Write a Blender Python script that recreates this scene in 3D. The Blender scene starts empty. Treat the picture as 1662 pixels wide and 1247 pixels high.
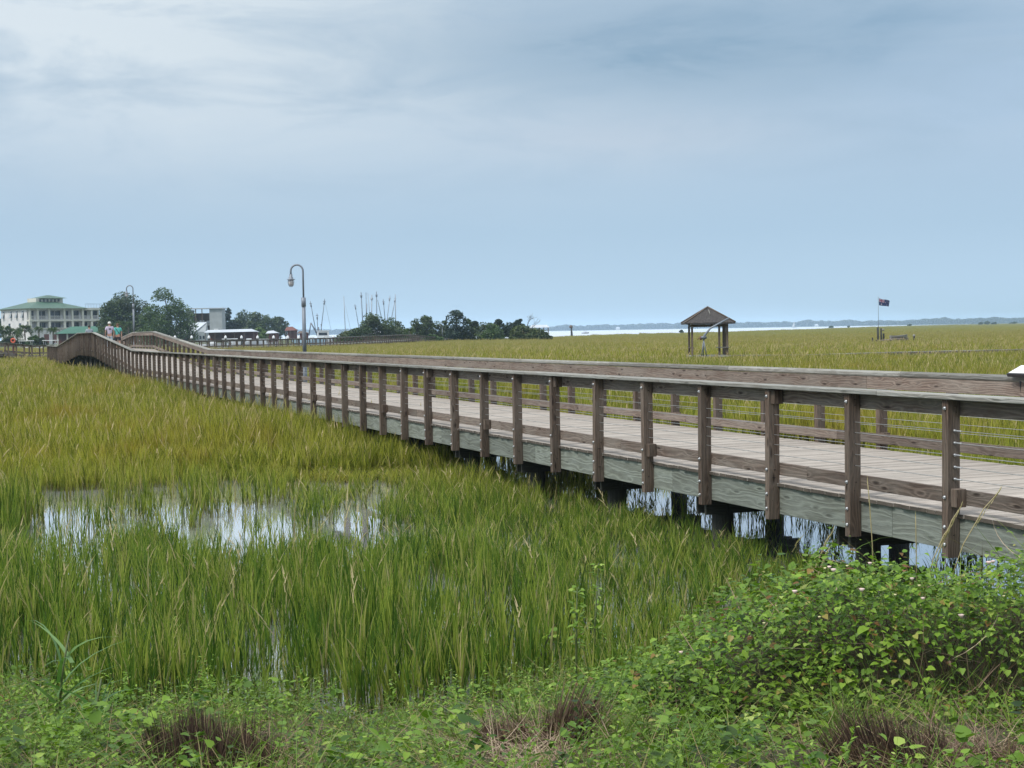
import bpy, math, random
import numpy as np
from mathutils import Matrix, Vector, Euler
R = math.radians
S = bpy.context.scene
COL = S.collection
random.seed(7); RNG = np.random.default_rng(7)

# ------------------------------------------------------------------ camera
CAM_Z = 2.91; F = 2400.0; W0, H0 = 1662, 1247
cd = bpy.data.cameras.new('camera'); cam = bpy.data.objects.new('camera', cd); COL.objects.link(cam)
cd.sensor_width = 36; cd.lens = F / W0 * 36; cd.clip_start = 0.1; cd.clip_end = 12000
CR = Matrix.Rotation(R(90 - 2.07), 3, 'X') @ Matrix.Rotation(R(-0.95), 3, 'Z')
cam.matrix_world = Matrix.Translation((0, 0, CAM_Z)) @ CR.to_4x4()
S.camera = cam
# ------------------------------------------------------------------ node helpers
def node(nt, typ, props=None, **ins):
    n = nt.nodes.new(typ)
    for k, v in (props or {}).items(): setattr(n, k, v)
    for k, v in ins.items():
        key = int(k[1:]) if k[0] == 'i' and k[1:].isdigit() else k.replace('_', ' ')
        s = n.inputs[key]
        if isinstance(v, bpy.types.NodeSocket): nt.links.new(v, s)
        elif isinstance(v, bpy.types.Node): nt.links.new(v.outputs[0], s)
        else:
            if s.type == 'RGBA' and len(v) == 3: v = (*v, 1)
            s.default_value = v
    return n
def math_(nt, op, a, b=0.0, c=0.0, clamp=False):
    n = node(nt, 'ShaderNodeMath', {'operation': op, 'use_clamp': clamp}, i0=a, i1=b, i2=c); return n.outputs[0]
def mixc(nt, f, a, b, blend='MIX'):
    n = nt.nodes.new('ShaderNodeMix'); n.data_type = 'RGBA'; n.blend_type = blend
    for s, v in ((n.inputs[0], f), (n.inputs[6], a), (n.inputs[7], b)):
        if isinstance(v, bpy.types.NodeSocket): nt.links.new(v, s)
        else: s.default_value = (*v, 1) if isinstance(v, (tuple, list)) and len(v) == 3 else v
    return n.outputs[2]
def ramp(nt, f, stops, interp='LINEAR'):
    n = nt.nodes.new('ShaderNodeValToRGB'); n.color_ramp.interpolation = interp
    e = n.color_ramp.elements
    while len(e) < len(stops): e.new(.5)
    for i, (p, c) in enumerate(stops):
        e[i].position = p; e[i].color = (c, c, c, 1) if isinstance(c, (int, float)) else (*c, 1)
    nt.links.new(f, n.inputs[0]); return n.outputs[0]
def noise(nt, vec, scale, detail=3, rough=.55, dist=0.0, out=0):
    n = node(nt, 'ShaderNodeTexNoise', None, Scale=scale, Detail=detail, Roughness=rough, Distortion=dist)
    if vec is not None: nt.links.new(vec, n.inputs['Vector'])
    return n.outputs[out]
def sepxyz(nt, v): return node(nt, 'ShaderNodeSeparateXYZ', None, i0=v).outputs
def comb(nt, x=0.0, y=0.0, z=0.0): return node(nt, 'ShaderNodeCombineXYZ', None, i0=x, i1=y, i2=z).outputs[0]
def vmul(nt, v, k): return node(nt, 'ShaderNodeVectorMath', {'operation': 'MULTIPLY'}, i0=v, i1=k).outputs[0]

# ------------------------------------------------------------------ world / sun / exposure
SUN_EL, SUN_AZ = 52, -128      # azimuth measured from +Y towards +X
wd = bpy.data.worlds.new('World'); S.world = wd; wd.use_nodes = True; nt = wd.node_tree; nt.nodes.clear()
sky = node(nt, 'ShaderNodeTexSky', {'sky_type': 'NISHITA', 'sun_disc': False, 'sun_elevation': R(SUN_EL), 'sun_rotation': R(SUN_AZ), 'air_density': 1.4, 'dust_density': 2.5})
tc = node(nt, 'ShaderNodeTexCoord').outputs['Generated']
x_, y_, z_ = sepxyz(nt, tc)
base = ramp(nt, math_(nt, 'MAXIMUM', z_, 0.0), [(0, (.455, .64, .81)), (.03, (.425, .60, .775)), (.065, (.37, .53, .70)), (.105, (.36, .50, .66)), (.16, (.375, .50, .65)), (.25, (.44, .55, .68)), (.5, (.86, .93, 1.02)), (1, (1.35, 1.42, 1.5))])
st = vmul(nt, tc, (3.2, 3.2, 17.0))
cn = noise(nt, st, 1.1, 6, .55, .35)
cn2 = noise(nt, vmul(nt, tc, (7, 7, 27.0)), 1.0, 8, .6, .5)
def gauss(cx, cz, sx, sz):
    dx = math_(nt, 'DIVIDE', math_(nt, 'SUBTRACT', x_, cx), sx); dz = math_(nt, 'DIVIDE', math_(nt, 'SUBTRACT', z_, cz), sz)
    r = math_(nt, 'ADD', math_(nt, 'MULTIPLY', dx, dx), math_(nt, 'MULTIPLY', dz, dz))
    r = math_(nt, 'ADD', r, math_(nt, 'MULTIPLY', math_(nt, 'SUBTRACT', cn2, .5), 1.6))
    return math_(nt, 'POWER', 2.718, math_(nt, 'MULTIPLY', r, -1.0), clamp=True)
hi = math_(nt, 'SMOOTHSTEP' if False else 'MULTIPLY', 1.0, node(nt, 'ShaderNodeMapRange', {'interpolation_type': 'SMOOTHSTEP'}, Value=z_, i1=.07, i2=.17).outputs[0])
c = mixc(nt, math_(nt, 'MULTIPLY', gauss(-.20, .205, .32, .085), .95, clamp=True), base, (.66, .73, .78))
c = mixc(nt, math_(nt, 'MULTIPLY', gauss(.09, .128, .11, .018), .6, clamp=True), c, (.50, .575, .68))
c = mixc(nt, math_(nt, 'MULTIPLY', gauss(.13, .19, .21, .042), 1.0, clamp=True), c, (.22, .345, .48))
c = mixc(nt, math_(nt, 'MULTIPLY', gauss(.30, .14, .09, .05), .35, clamp=True), c, (.36, .49, .66))
cm = math_(nt, 'MULTIPLY', hi, ramp(nt, cn, [(.42, 0.0), (.72, 1.0)]))
c = mixc(nt, math_(nt, 'MULTIPLY', cm, .25), c, (.60, .67, .75))
cm = math_(nt, 'MULTIPLY', hi, ramp(nt, cn2, [(.47, 0.0), (.66, 1.0)]))
c = mixc(nt, math_(nt, 'MULTIPLY', cm, .48), c, (.29, .41, .54))
bg1 = node(nt, 'ShaderNodeBackground', None, Color=c, Strength=.78)
bg2 = node(nt, 'ShaderNodeBackground', None, Color=sky, Strength=.01)
ad = node(nt, 'ShaderNodeAddShader', None, i0=bg1, i1=bg2)
nt.links.new(ad.outputs[0], node(nt, 'ShaderNodeOutputWorld').inputs[0])
wd.cycles.sampling_method = 'MANUAL'; wd.cycles.sample_map_resolution = 512
sl = bpy.data.lights.new('sun', 'SUN'); sl.energy = 2.0; sl.angle = R(12); sl.color = (1, .96, .9)
so = bpy.data.objects.new('sun', sl); COL.objects.link(so)
sd = Vector((math.sin(R(SUN_AZ)) * math.cos(R(SUN_EL)), math.cos(R(SUN_AZ)) * math.cos(R(SUN_EL)), math.sin(R(SUN_EL))))
so.rotation_euler = (sd).to_track_quat('Z', 'Y').to_euler(); so.location = (0, 0, 60)
S.view_settings.view_transform = 'Standard'; S.view_settings.look = 'None'; S.view_settings.exposure = 0.42; S.view_settings.gamma = 1
S.cycles.use_denoising = True; S.cycles.denoising_prefilter = 'ACCURATE'; S.cycles.max_bounces = 6; S.cycles.transparent_max_bounces = 8
S.cycles.diffuse_bounces = 3; S.cycles.glossy_bounces = 3; S.cycles.volume_bounces = 1; S.cycles.caustics_reflective = False

# ------------------------------------------------------------------ geometry helpers
def ray(px, py):
    return CR @ Vector(((px - W0 / 2) / F, -(py - H0 / 2) / F, -1.0))
def at(px, py, Y):
    d = ray(px, py); k = Y / d.y; return Vector((d.x * k, Y, CAM_Z + d.z * k))
def atx(px, Y, z=0.0):                      # world point at depth Y and height z seen in column px (mid-row)
    p = at(px, 545, Y); return Vector((p.x, Y, z))
def link(name, me, mats, parent=None, loc=None):
    o = bpy.data.objects.new(name, me); COL.objects.link(o)
    if mats is not None:
        for m in (mats if isinstance(mats, (list, tuple)) else [mats]): me.materials.append(m)
    if parent is not None: o.parent = parent
    if loc is not None: o.location = loc
    return o
def tag(o, label=None, cat=None, group=None, kind=None):
    for k, v in (('label', label), ('category', cat), ('group', group), ('kind', kind)):
        if v: o[k] = v
    return o
def thing(name, label, cat, loc=(0, 0, 0), rz=0.0, group=None):
    o = bpy.data.objects.new(name, None); COL.objects.link(o); o.location = loc; o.rotation_euler = (0, 0, rz)
    o.empty_display_size = .3
    return tag(o, label, cat, group)
class MB:
    def __init__(s): s.v = []; s.f = []; s.uv = []; s.r = []; s.m = []; s.sm = []
    def face(s, vs, uvs, rnd=0.0, mat=0, smooth=False):
        b = len(s.v); s.v += [tuple(v) for v in vs]; s.f.append(tuple(range(b, b + len(vs)))); s.uv += uvs; s.r.append(rnd); s.m.append(mat); s.sm.append(smooth)
    def hexa(s, P, grain=0, rnd=None, mat=0, dims=None):
        """8 corners: index bits x=1,y=2,z=4; shared verts so bevels work"""
        rnd = random.random() if rnd is None else rnd
        P = [Vector(p) for p in P]; b = len(s.v); s.v += [tuple(p) for p in P]
        if dims is None: dims = ((P[1] - P[0]).length, (P[2] - P[0]).length, (P[4] - P[0]).length)
        fs = [(0, 2, 3, 1), (4, 5, 7, 6), (0, 1, 5, 4), (2, 6, 7, 3), (0, 4, 6, 2), (1, 3, 7, 5)]
        oth = [a for a in (0, 1, 2) if a != grain]
        for f in fs:
            s.f.append(tuple(b + i for i in f)); s.r.append(rnd); s.m.append(mat); s.sm.append(False)
            ax = [a for a in (0, 1, 2) if len({(i >> a) & 1 for i in f}) == 2]
            for i in f:
                c = [((i >> a) & 1) * dims[a] for a in (0, 1, 2)]
                if grain in ax:
                    o2 = [a for a in ax if a != grain][0]; s.uv.append((c[grain] + rnd * 53, c[o2] + rnd * 17 + o2 * 3.1))
                else: s.uv.append((c[ax[0]] * .3 + rnd * 53, c[ax[1]] + rnd * 17))
    def box(s, c, d, grain=0, rnd=None, mat=0, rot=None):
        c = Vector(c); h = [x / 2 for x in d]; P = []
        for i in range(8):
            p = Vector((h[0] * (1 if i & 1 else -1), h[1] * (1 if i & 2 else -1), h[2] * (1 if i & 4 else -1)))
            if rot is not None: p = rot @ p
            P.append(c + p)
        s.hexa(P, grain, rnd, mat, dims=tuple(d))
    def b2(s, a, b, grain=0, rnd=None, mat=0):
        s.box([(a[i] + b[i]) / 2 for i in range(3)], [abs(b[i] - a[i]) for i in range(3)], grain, rnd, mat)
    def tube(s, pts, rad, n=8, mat=0, caps=True, rnd=None, smooth=True):
        rnd = random.random() if rnd is None else rnd
        pts = [Vector(p) for p in pts]; m = len(pts)
        rad = rad if isinstance(rad, (list, tuple)) else [rad] * m
        b = len(s.v); L = 0; Ls = []; ref = None
        for i, p in enumerate(pts):
            if i: L += (p - pts[i - 1]).length
            Ls.append(L)
            t = ((pts[min(i + 1, m - 1)] - pts[max(i - 1, 0)])).normalized()
            if ref is None: ref = Vector((1, 0, 0)) if abs(t.x) < .8 else Vector((0, 1, 0))
            u = (ref - t * ref.dot(t)).normalized(); w = t.cross(u); ref = u
            for k in range(n):
                a = 2 * math.pi * k / n; s.v.append(tuple(p + (u * math.cos(a) + w * math.sin(a)) * rad[i]))
        for i in range(m - 1):
            for k in range(n):
                k2 = (k + 1) % n
                s.f.append((b + i * n + k, b + i * n + k2, b + (i + 1) * n + k2, b + (i + 1) * n + k)); s.r.append(rnd); s.m.append(mat); s.sm.append(smooth)
                c = 2 * math.pi * max(rad) / n
                s.uv += [(Ls[i] + rnd * 9, k * c), (Ls[i] + rnd * 9, (k + 1) * c), (Ls[i + 1] + rnd * 9, (k + 1) * c), (Ls[i + 1] + rnd * 9, k * c)]
        if caps:
            for q, i in ((-1, 0), (1, m - 1)):
                f = [b + i * n + k for k in range(n)]
                if q < 0: f.reverse()
                s.f.append(tuple(f)); s.r.append(rnd); s.m.append(mat); s.sm.append(False); s.uv += [(0, 0)] * n
    def lathe(s, prof, c=(0, 0, 0), n=16, mat=0, smooth=True):
        c = Vector(c); b = len(s.v); m = len(prof)
        for r_, z in prof:
            for k in range(n):
                a = 2 * math.pi * k / n; s.v.append((c.x + r_ * math.cos(a), c.y + r_ * math.sin(a), c.z + z))
        for i in range(m - 1):
            for k in range(n):
                k2 = (k + 1) % n
                s.f.append((b + i * n + k, b + i * n + k2, b + (i + 1) * n + k2, b + (i + 1) * n + k)); s.r.append(.5); s.m.append(mat); s.sm.append(smooth); s.uv += [(0, 0)] * 4
    def mesh(s, name):
        me = bpy.data.meshes.new(name); me.from_pydata(s.v, [], s.f)
        uvl = me.uv_layers.new(name='UVMap'); uvl.data.foreach_set('uv', np.array(s.uv, dtype=np.float32).ravel())
        a = me.attributes.new('rnd', 'FLOAT', 'FACE'); a.data.foreach_set('value', np.array(s.r, dtype=np.float32))
        me.polygons.foreach_set('material_index', np.array(s.m, dtype=np.int32)); me.polygons.foreach_set('use_smooth', np.array(s.sm, dtype=bool))
        me.update(); return me
    def build(s, name, mats, parent=None, loc=None, bevel=0):
        o = link(name, s.mesh(name), mats, parent, loc)
        if bevel:
            m = o.modifiers.new('bevel', 'BEVEL'); m.width = bevel; m.segments = 1; m.limit_method = 'ANGLE'
        return o
def tri_mesh(name, V, T, rnd=None, uvh=None):
    """big triangle mesh from numpy; rnd, uvh are per-vertex floats"""
    me = bpy.data.meshes.new(name); V = np.asarray(V, dtype=np.float32); T = np.asarray(T, dtype=np.int32)
    me.vertices.add(len(V)); me.vertices.foreach_set('co', V.ravel())
    me.loops.add(T.size); me.loops.foreach_set('vertex_index', T.ravel())
    me.polygons.add(len(T)); me.polygons.foreach_set('loop_start', np.arange(0, T.size, 3, dtype=np.int32))
    try: me.polygons.foreach_set('loop_total', np.full(len(T), 3, dtype=np.int32))
    except Exception: pass
    for nm, arr in (('rnd', rnd), ('hgt', uvh)):
        if arr is not None:
            a = me.attributes.new(nm, 'FLOAT', 'POINT'); a.data.foreach_set('value', np.asarray(arr, dtype=np.float32))
    me.update(calc_edges=True); return me
def merge(parts):
    """parts: list of (V,T,rnd,h)"""
    V, T, Rr, H, o = [], [], [], [], 0
    for v, t, r, h in parts:
        V.append(v); T.append(t + o); Rr.append(r); H.append(h); o += len(v)
    return np.concatenate(V), np.concatenate(T), np.concatenate(Rr), np.concatenate(H)
def rotmats(az, tilt, roll=None):
    """columns: rotate about y by tilt then z by az (leaf along +x)"""
    roll = np.zeros_like(az) if roll is None else roll
    ca, sa, ct, st_, cr, sr = np.cos(az), np.sin(az), np.cos(tilt), np.sin(tilt), np.cos(roll), np.sin(roll)
    n = len(az); Z = np.zeros((n, 3, 3)); Y = np.zeros((n, 3, 3)); X = np.zeros((n, 3, 3))
    Z[:, 0, 0] = ca; Z[:, 0, 1] = -sa; Z[:, 1, 0] = sa; Z[:, 1, 1] = ca; Z[:, 2, 2] = 1
    Y[:, 0, 0] = ct; Y[:, 0, 2] = -st_; Y[:, 2, 0] = st_; Y[:, 2, 2] = ct; Y[:, 1, 1] = 1
    X[:, 0, 0] = 1; X[:, 1, 1] = cr; X[:, 1, 2] = -sr; X[:, 2, 1] = sr; X[:, 2, 2] = cr
    return Z @ Y @ X
def scatter(tv, tt, pos, M, scale, rnd):
    """instances of template (tv,tt) merged into one array set"""
    n = len(pos); scale = np.asarray(scale)
    if scale.ndim == 1: scale = scale[:, None]
    v = tv[None] * scale[:, None, :] if scale.shape[1] == 3 else tv[None] * scale[:, None]
    v = np.einsum('nij,nkj->nki', M, v) + pos[:, None, :]
    t = tt[None] + (np.arange(n) * len(tv))[:, None, None]
    return v.reshape(-1, 3), t.reshape(-1, 3), np.repeat(rnd, len(tv)), np.tile(tv[:, 0], n)
# leaf templates along +x, length 1, lying in xy, normal +z
LEAF_V = np.array([(0, 0, 0), (.33, 0, -.05), (.68, 0, -.06), (1, 0, -.12), (-.06, .26, .05), (.25, .40, .07), (.65, .24, .03), (-.06, -.26, .05), (.25, -.40, .07), (.65, -.24, .03)])
LEAF_T = np.array([(0, 1, 5), (0, 5, 4), (1, 2, 6), (1, 6, 5), (2, 3, 6), (0, 8, 1), (0, 7, 8), (1, 9, 2), (1, 8, 9), (2, 9, 3)])
OVAL_V = np.array([(0, 0, 0), (.5, 0, -.03), (1, 0, -.08), (.3, .2, .03), (.7, .17, .01), (.3, -.2, .03), (.7, -.17, .01)])
OVAL_T = np.array([(0, 1, 3), (1, 4, 3), (1, 2, 4), (0, 5, 1), (1, 5, 6), (1, 6, 2)])
QUAD_V = np.array([(-.5, -.5, 0), (.5, -.35, 0.1), (.5, .5, 0), (-.4, .5, .1)]); QUAD_T = np.array([(0, 1, 2), (0, 2, 3)])
def blades(pos, h, w, az, lean, curl, rnd, segs=3, z0=None):
    """grass strips: pos Nx3 base, bending towards az; tapered"""
    n = len(pos); k = segs + 1
    s = np.linspace(0, 1, k)[None, :]
    off = h[:, None] * (lean[:, None] * s + curl[:, None] * s ** 2.2)
    zz = h[:, None] * s * np.sqrt(np.clip(1 - .35 * (lean[:, None] + curl[:, None] * s) ** 2, .15, 1))
    cx = pos[:, 0:1] + np.cos(az)[:, None] * off; cy = pos[:, 1:2] + np.sin(az)[:, None] * off; cz = pos[:, 2:3] + zz
    tw = RNG.uniform(0, 2 * np.pi, n)
    ww = w[:, None] * np.clip(1.0 - s ** 1.6, 0, 1) * .5
    wx = np.cos(tw)[:, None] * ww; wy = np.sin(tw)[:, None] * ww
    L = np.stack([cx - wx, cy - wy, cz], -1)[:, :-1]; Rr = np.stack([cx + wx, cy + wy, cz], -1)[:, :-1]
    tip = np.stack([cx[:, -1], cy[:, -1], cz[:, -1]], -1)[:, None]
    V = np.concatenate([L, Rr, tip], 1)                    # n,(2*segs+1),3
    T = []
    for i in range(segs - 1): T += [(i, segs + i, segs + i + 1), (i, segs + i + 1, i + 1)]
    T.append((segs - 1, 2 * segs - 1, 2 * segs))
    T = np.array(T)[None] + (np.arange(n) * (2 * segs + 1))[:, None, None]
    hs = np.concatenate([s[0, :-1], s[0, :-1], [1]]); H = np.tile(hs, n)
    return V.reshape(-1, 3), T.reshape(-1, 3), np.repeat(rnd, 2 * segs + 1), H

# ------------------------------------------------------------------ materials
def newmat(name):
    m = bpy.data.materials.new(name); m.use_nodes = True; nt = m.node_tree; nt.nodes.clear()
    out = node(nt, 'ShaderNodeOutputMaterial'); p = node(nt, 'ShaderNodeBsdfPrincipled'); nt.links.new(p.outputs[0], out.inputs[0])
    return m, nt, p
def flat(name, col, rough=.6, metal=0.0, var=.12, scale=3.0, bump=0.0, dirt=None):
    m, nt, p = newmat(name)
    tc = node(nt, 'ShaderNodeTexCoord').outputs['Object']
    n1 = noise(nt, tc, scale, 5); f = ramp(nt, n1, [(.3, 1 - var), (.7, 1 + var)])
    c = mixc(nt, 1.0, col, f, 'MULTIPLY')
    if dirt:
        n2 = noise(nt, vmul(nt, tc, (1, 1, .25)), scale * .8, 6, .65); c = mixc(nt, ramp(nt, n2, [(.45, 0.0), (.75, .7)]), c, dirt)
    nt.links.new(c, p.inputs['Base Color']); p.inputs['Roughness'].default_value = rough; p.inputs['Metallic'].default_value = metal
    if bump:
        b = node(nt, 'ShaderNodeBump', None, Strength=bump, Height=noise(nt, tc, scale * 8, 4)); nt.links.new(b.outputs[0], p.inputs['Normal'])
    return m
def wood(name, a, b, grey, greyamt=.5, rough=.85, rings=150.0, knots=1.0, gscale=.9, tonevar=.28, nails=False):
    m, nt, p = newmat(name)
    uv = node(nt, 'ShaderNodeUVMap', {'uv_map': 'UVMap'}).outputs[0]
    rnd = node(nt, 'ShaderNodeAttribute', {'attribute_name': 'rnd'}).outputs['Fac']
    u, v, _ = sepxyz(nt, uv)
    # knots warp the rings
    kv = comb(nt, math_(nt, 'MULTIPLY', u, 1.7), math_(nt, 'MULTIPLY', v, 6.5))
    vo = node(nt, 'ShaderNodeTexVoronoi', {'voronoi_dimensions': '2D', 'feature': 'F1'}, Vector=kv, Scale=1.0)
    kd = vo.outputs['Distance']
    wob = noise(nt, comb(nt, math_(nt, 'MULTIPLY', u, .9), math_(nt, 'MULTIPLY', v, 5.0)), 1.0, 2, .5)
    kf = ramp(nt, kd, [(.0, 1.0), (.36, 0.0)], 'EASE')
    ph = math_(nt, 'ADD', math_(nt, 'MULTIPLY', v, rings), math_(nt, 'MULTIPLY', wob, 34.0))
    ph = math_(nt, 'ADD', ph, math_(nt, 'MULTIPLY', kf, 9.0 * knots))
    rg = math_(nt, 'MULTIPLY', math_(nt, 'ADD', math_(nt, 'SINE', ph), 1.0), .5)
    rg = math_(nt, 'POWER', rg, 2.0)
    fine = noise(nt, comb(nt, math_(nt, 'MULTIPLY', u, 4.0), math_(nt, 'MULTIPLY', v, 170.0)), 1.0, 4, .6)
    g = math_(nt, 'ADD', math_(nt, 'MULTIPLY', rg, .55), math_(nt, 'MULTIPLY', ramp(nt, fine, [(.3, 0.0), (.7, 1.0)]), .45))
    c = mixc(nt, g, b, a)
    big = noise(nt, comb(nt, math_(nt, 'MULTIPLY', u, 1.3), math_(nt, 'MULTIPLY', v, 5.0), math_(nt, 'MULTIPLY', rnd, 9.0)), 1.0, 5, .65)
    c = mixc(nt, math_(nt, 'MULTIPLY', ramp(nt, big, [(.35, 0.0), (.62, 1.0)]), greyamt), c, mixc(nt, ramp(nt, fine, [(.25, .25), (.75, 1.0)]), (grey[0] * .6, grey[1] * .6, grey[2] * .6), grey))
    kk = ramp(nt, kd, [(.05, 1.0), (.13, 0.0)])
    sel = ramp(nt, math_(nt, 'FRACT', math_(nt, 'MULTIPLY', sepxyz(nt, vo.outputs['Color'])[0], 3.7)), [(.45, 0.0), (.5, 1.0)])
    c = mixc(nt, math_(nt, 'MULTIPLY', math_(nt, 'MULTIPLY', kk, sel), .8 * min(knots, 1.0)), c, (b[0] * .35, b[1] * .3, b[2] * .3))
    st_ = noise(nt, comb(nt, math_(nt, 'MULTIPLY', u, 9.0), math_(nt, 'MULTIPLY', v, 22.0), 3.0), 1.0, 5, .7)
    c = mixc(nt, math_(nt, 'MULTIPLY', ramp(nt, st_, [(.55, 0.0), (.8, 1.0)]), .45), c, (b[0] * .5, b[1] * .5, b[2] * .5))
    tone = math_(nt, 'ADD', 1 - tonevar, math_(nt, 'MULTIPLY', rnd, 2 * tonevar))
    c = mixc(nt, 1.0, c, tone, 'MULTIPLY')
    nt.links.new(c, p.inputs['Base Color']); p.inputs['Roughness'].default_value = rough; p.inputs['Specular IOR Level'].default_value = .25
    bp = node(nt, 'ShaderNodeBump', None, Strength=.7, Distance=.006, Height=math_(nt, 'ADD', g, math_(nt, 'MULTIPLY', kk, -1.0)))
    nt.links.new(bp.outputs[0], p.inputs['Normal'])
    return m
def foliage(name, stops, rough=.5, transl=.35, patch=None, spec=.4):
    """colour from per-vertex rnd through a ramp; patch=(scale, colour, amount)"""
    m = bpy.data.materials.new(name); m.use_nodes = True; nt = m.node_tree; nt.nodes.clear()
    out = node(nt, 'ShaderNodeOutputMaterial')
    rnd = node(nt, 'ShaderNodeAttribute', {'attribute_name': 'rnd'}).outputs['Fac']
    c = ramp(nt, rnd, stops)
    pos = node(nt, 'ShaderNodeNewGeometry').outputs['Position']
    if patch: c = mixc(nt, math_(nt, 'MULTIPLY', ramp(nt, noise(nt, pos, patch[0], 4), [(.42, 0.0), (.62, 1.0)]), patch[2]), c, patch[1])
    p = node(nt, 'ShaderNodeBsdfPrincipled', None, Base_Color=c, Roughness=rough); p.inputs['Specular IOR Level'].default_value = spec
    t = node(nt, 'ShaderNodeBsdfTranslucent', None, Color=mixc(nt, 1.0, c, (1.15, 1.25, .6), 'MULTIPLY'))
    mx = node(nt, 'ShaderNodeMixShader', None, i0=transl, i1=p, i2=t); nt.links.new(mx.outputs[0], out.inputs[0]); return m
M = {}
M['post'] = wood('post_wood', (.175, .12, .088), (.050, .034, .025), (.235, .20, .165), .55, rings=150)
M['rail'] = wood('rail_wood', (.27, .205, .165), (.075, .050, .040), (.32, .285, .245), .6)
M['cap'] = wood('cap_wood', (.30, .29, .26), (.14, .125, .105), (.37, .38, .35), .7, rings=120, knots=.4)
M['deck'] = wood('deck_wood', (.50, .455, .40), (.31, .265, .225), (.46, .425, .38), .5, rings=130, knots=.5, tonevar=.17)
M['stringer'] = wood('stringer_wood', (.26, .285, .24), (.10, .105, .085), (.29, .32, .285), .6, rings=90, knots=.45, tonevar=.18)
M['pile'] = wood('pile_wood', (.055, .055, .045), (.025, .025, .02), (.065, .07, .058), .5, knots=.3)
M['steel'] = flat('galvanised_steel', (.42, .43, .44), .45, .8)
M['cable'] = flat('steel_cable', (.5, .5, .48), .4, .7)
M['lampgrey'] = flat('lamp_grey_paint', (.20, .225, .26), .5, .2)
# ------------------------------------------------------------------ terrain functions
TH = R(21.0); DX, DY = -math.sin(TH), math.cos(TH); NX, NY = math.cos(TH), math.sin(TH)
S_NEAR = 8.9; WB = 4.0; DECK = 1.08
def ts(x, y): return x * DX + y * DY, x * NX + y * NY
def sstep(a, b, x): t = np.clip((x - a) / (b - a), 0, 1); return t * t * (3 - 2 * t)
def bank_z(x, y):
    x = np.asarray(x, float); y = np.asarray(y, float)
    edge = 11.6 + 2.6 * sstep(1.5, 6.0, x) + 3 * sstep(6, 14, x) + .35 * np.sin(x * 1.3) + .25 * np.sin(x * 3.1 + 1)
    d = edge - y
    z = -.35 + .35 * np.clip(d + 1.2, 0, 1.2) / 1.2 + .17 * np.clip(d, 0, 4.5) + .10 * np.clip(d - 4.5, 0, 6)
    z = np.where(d < 0, np.maximum(-.35, d * .3), z * 1.0)
    return z + np.where(d > 0, .035 * np.sin(x * 2.7 + y) * np.sin(y * 3.3), 0)
# marsh outer edge: (px, depth)
EDGE = [(-260, 290), (60, 300), (270, 262), (300, 238), (560, 240), (600, 270), (700, 320), (860, 345), (905, 480), (942, 540), (1200, 720), (1330, 950), (1452, 1650), (1600, 2500), (1900, 2600)]
EX = np.array([(p - 831) / F for p, _ in EDGE]); EY = np.array([d for _, d in EDGE], float)
def marsh_limit(x, y): return np.interp(x / np.maximum(y, 1), EX, EY)

# ------------------------------------------------------------------ setting: water, mud, bank, land, far shore
m, nt, p = newmat('water'); M['water'] = m
pos = node(nt, 'ShaderNodeNewGeometry').outputs['Position']
p.inputs['Base Color'].default_value = (.86, .90, .94, 1); p.inputs['Metallic'].default_value = .80; 
nt.links.new(node(nt, 'ShaderNodeMapRange', None, Value=sepxyz(nt, pos)[1], i1=300.0, i2=600.0, i3=.02, i4=.42).outputs[0], p.inputs['Roughness'])
n1 = noise(nt, vmul(nt, pos, (1, .35, 1)), 5.0, 3); n2 = noise(nt, vmul(nt, pos, (1, 1, 1)), .9, 2)
bp = node(nt, 'ShaderNodeBump', None, Strength=.05, Distance=.02, Height=math_(nt, 'ADD', n1, n2)); nt.links.new(bp.outputs[0], p.inputs['Normal'])
me = bpy.data.meshes.new('water'); L = 4300
me.from_pydata([(-L, -L, 0), (L, -L, 0), (L, L, 0), (-L, L, 0)], [], [(0, 1, 2, 3)])
tag(link('water', me, M['water']), kind='structure')
M['mud'] = flat('mud', (.055, .045, .032), .6, 0, .3, .8)
me = bpy.data.meshes.new('creek_bed'); me.from_pydata([(-L, -L, -.5), (L, -L, -.5), (L, L, -.5), (-L, L, -.5)], [], [(0, 1, 2, 3)])
tag(link('creek_bed', me, M['mud']), kind='structure')
def grid_mesh(name, xs, ys, zf):
    X, Y = np.meshgrid(xs, ys); Z = zf(X, Y); V = np.stack([X, Y, Z], -1).reshape(-1, 3); nx, ny = len(xs), len(ys)
    i = np.arange(ny - 1)[:, None] * nx + np.arange(nx - 1)[None]; i = i.ravel()
    T = np.concatenate([np.stack([i, i + 1, i + nx + 1], -1), np.stack([i, i + nx + 1, i + nx], -1)])
    return tri_mesh(name, V, T)
m, nt, p = newmat('bank_soil'); M['bank'] = m
tc = node(nt, 'ShaderNodeNewGeometry').outputs['Position']
c = ramp(nt, noise(nt, tc, 5.0, 6, .7), [(.3, (.022, .022, .010)), (.5, (.05, .055, .02)), (.7, (.10, .08, .045))])
nt.links.new(c, p.inputs['Base Color']); p.inputs['Roughness'].default_value = .95
b_ = node(nt, 'ShaderNodeBump', None, Strength=.8, Distance=.05, Height=noise(nt, tc, 30.0, 5)); nt.links.new(b_.outputs[0], p.inputs['Normal'])
tag(link('bank_ground', grid_mesh('bank_ground', np.linspace(-30, 32, 160), np.linspace(-20, 20, 120), bank_z), M['bank']), kind='structure')
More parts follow.
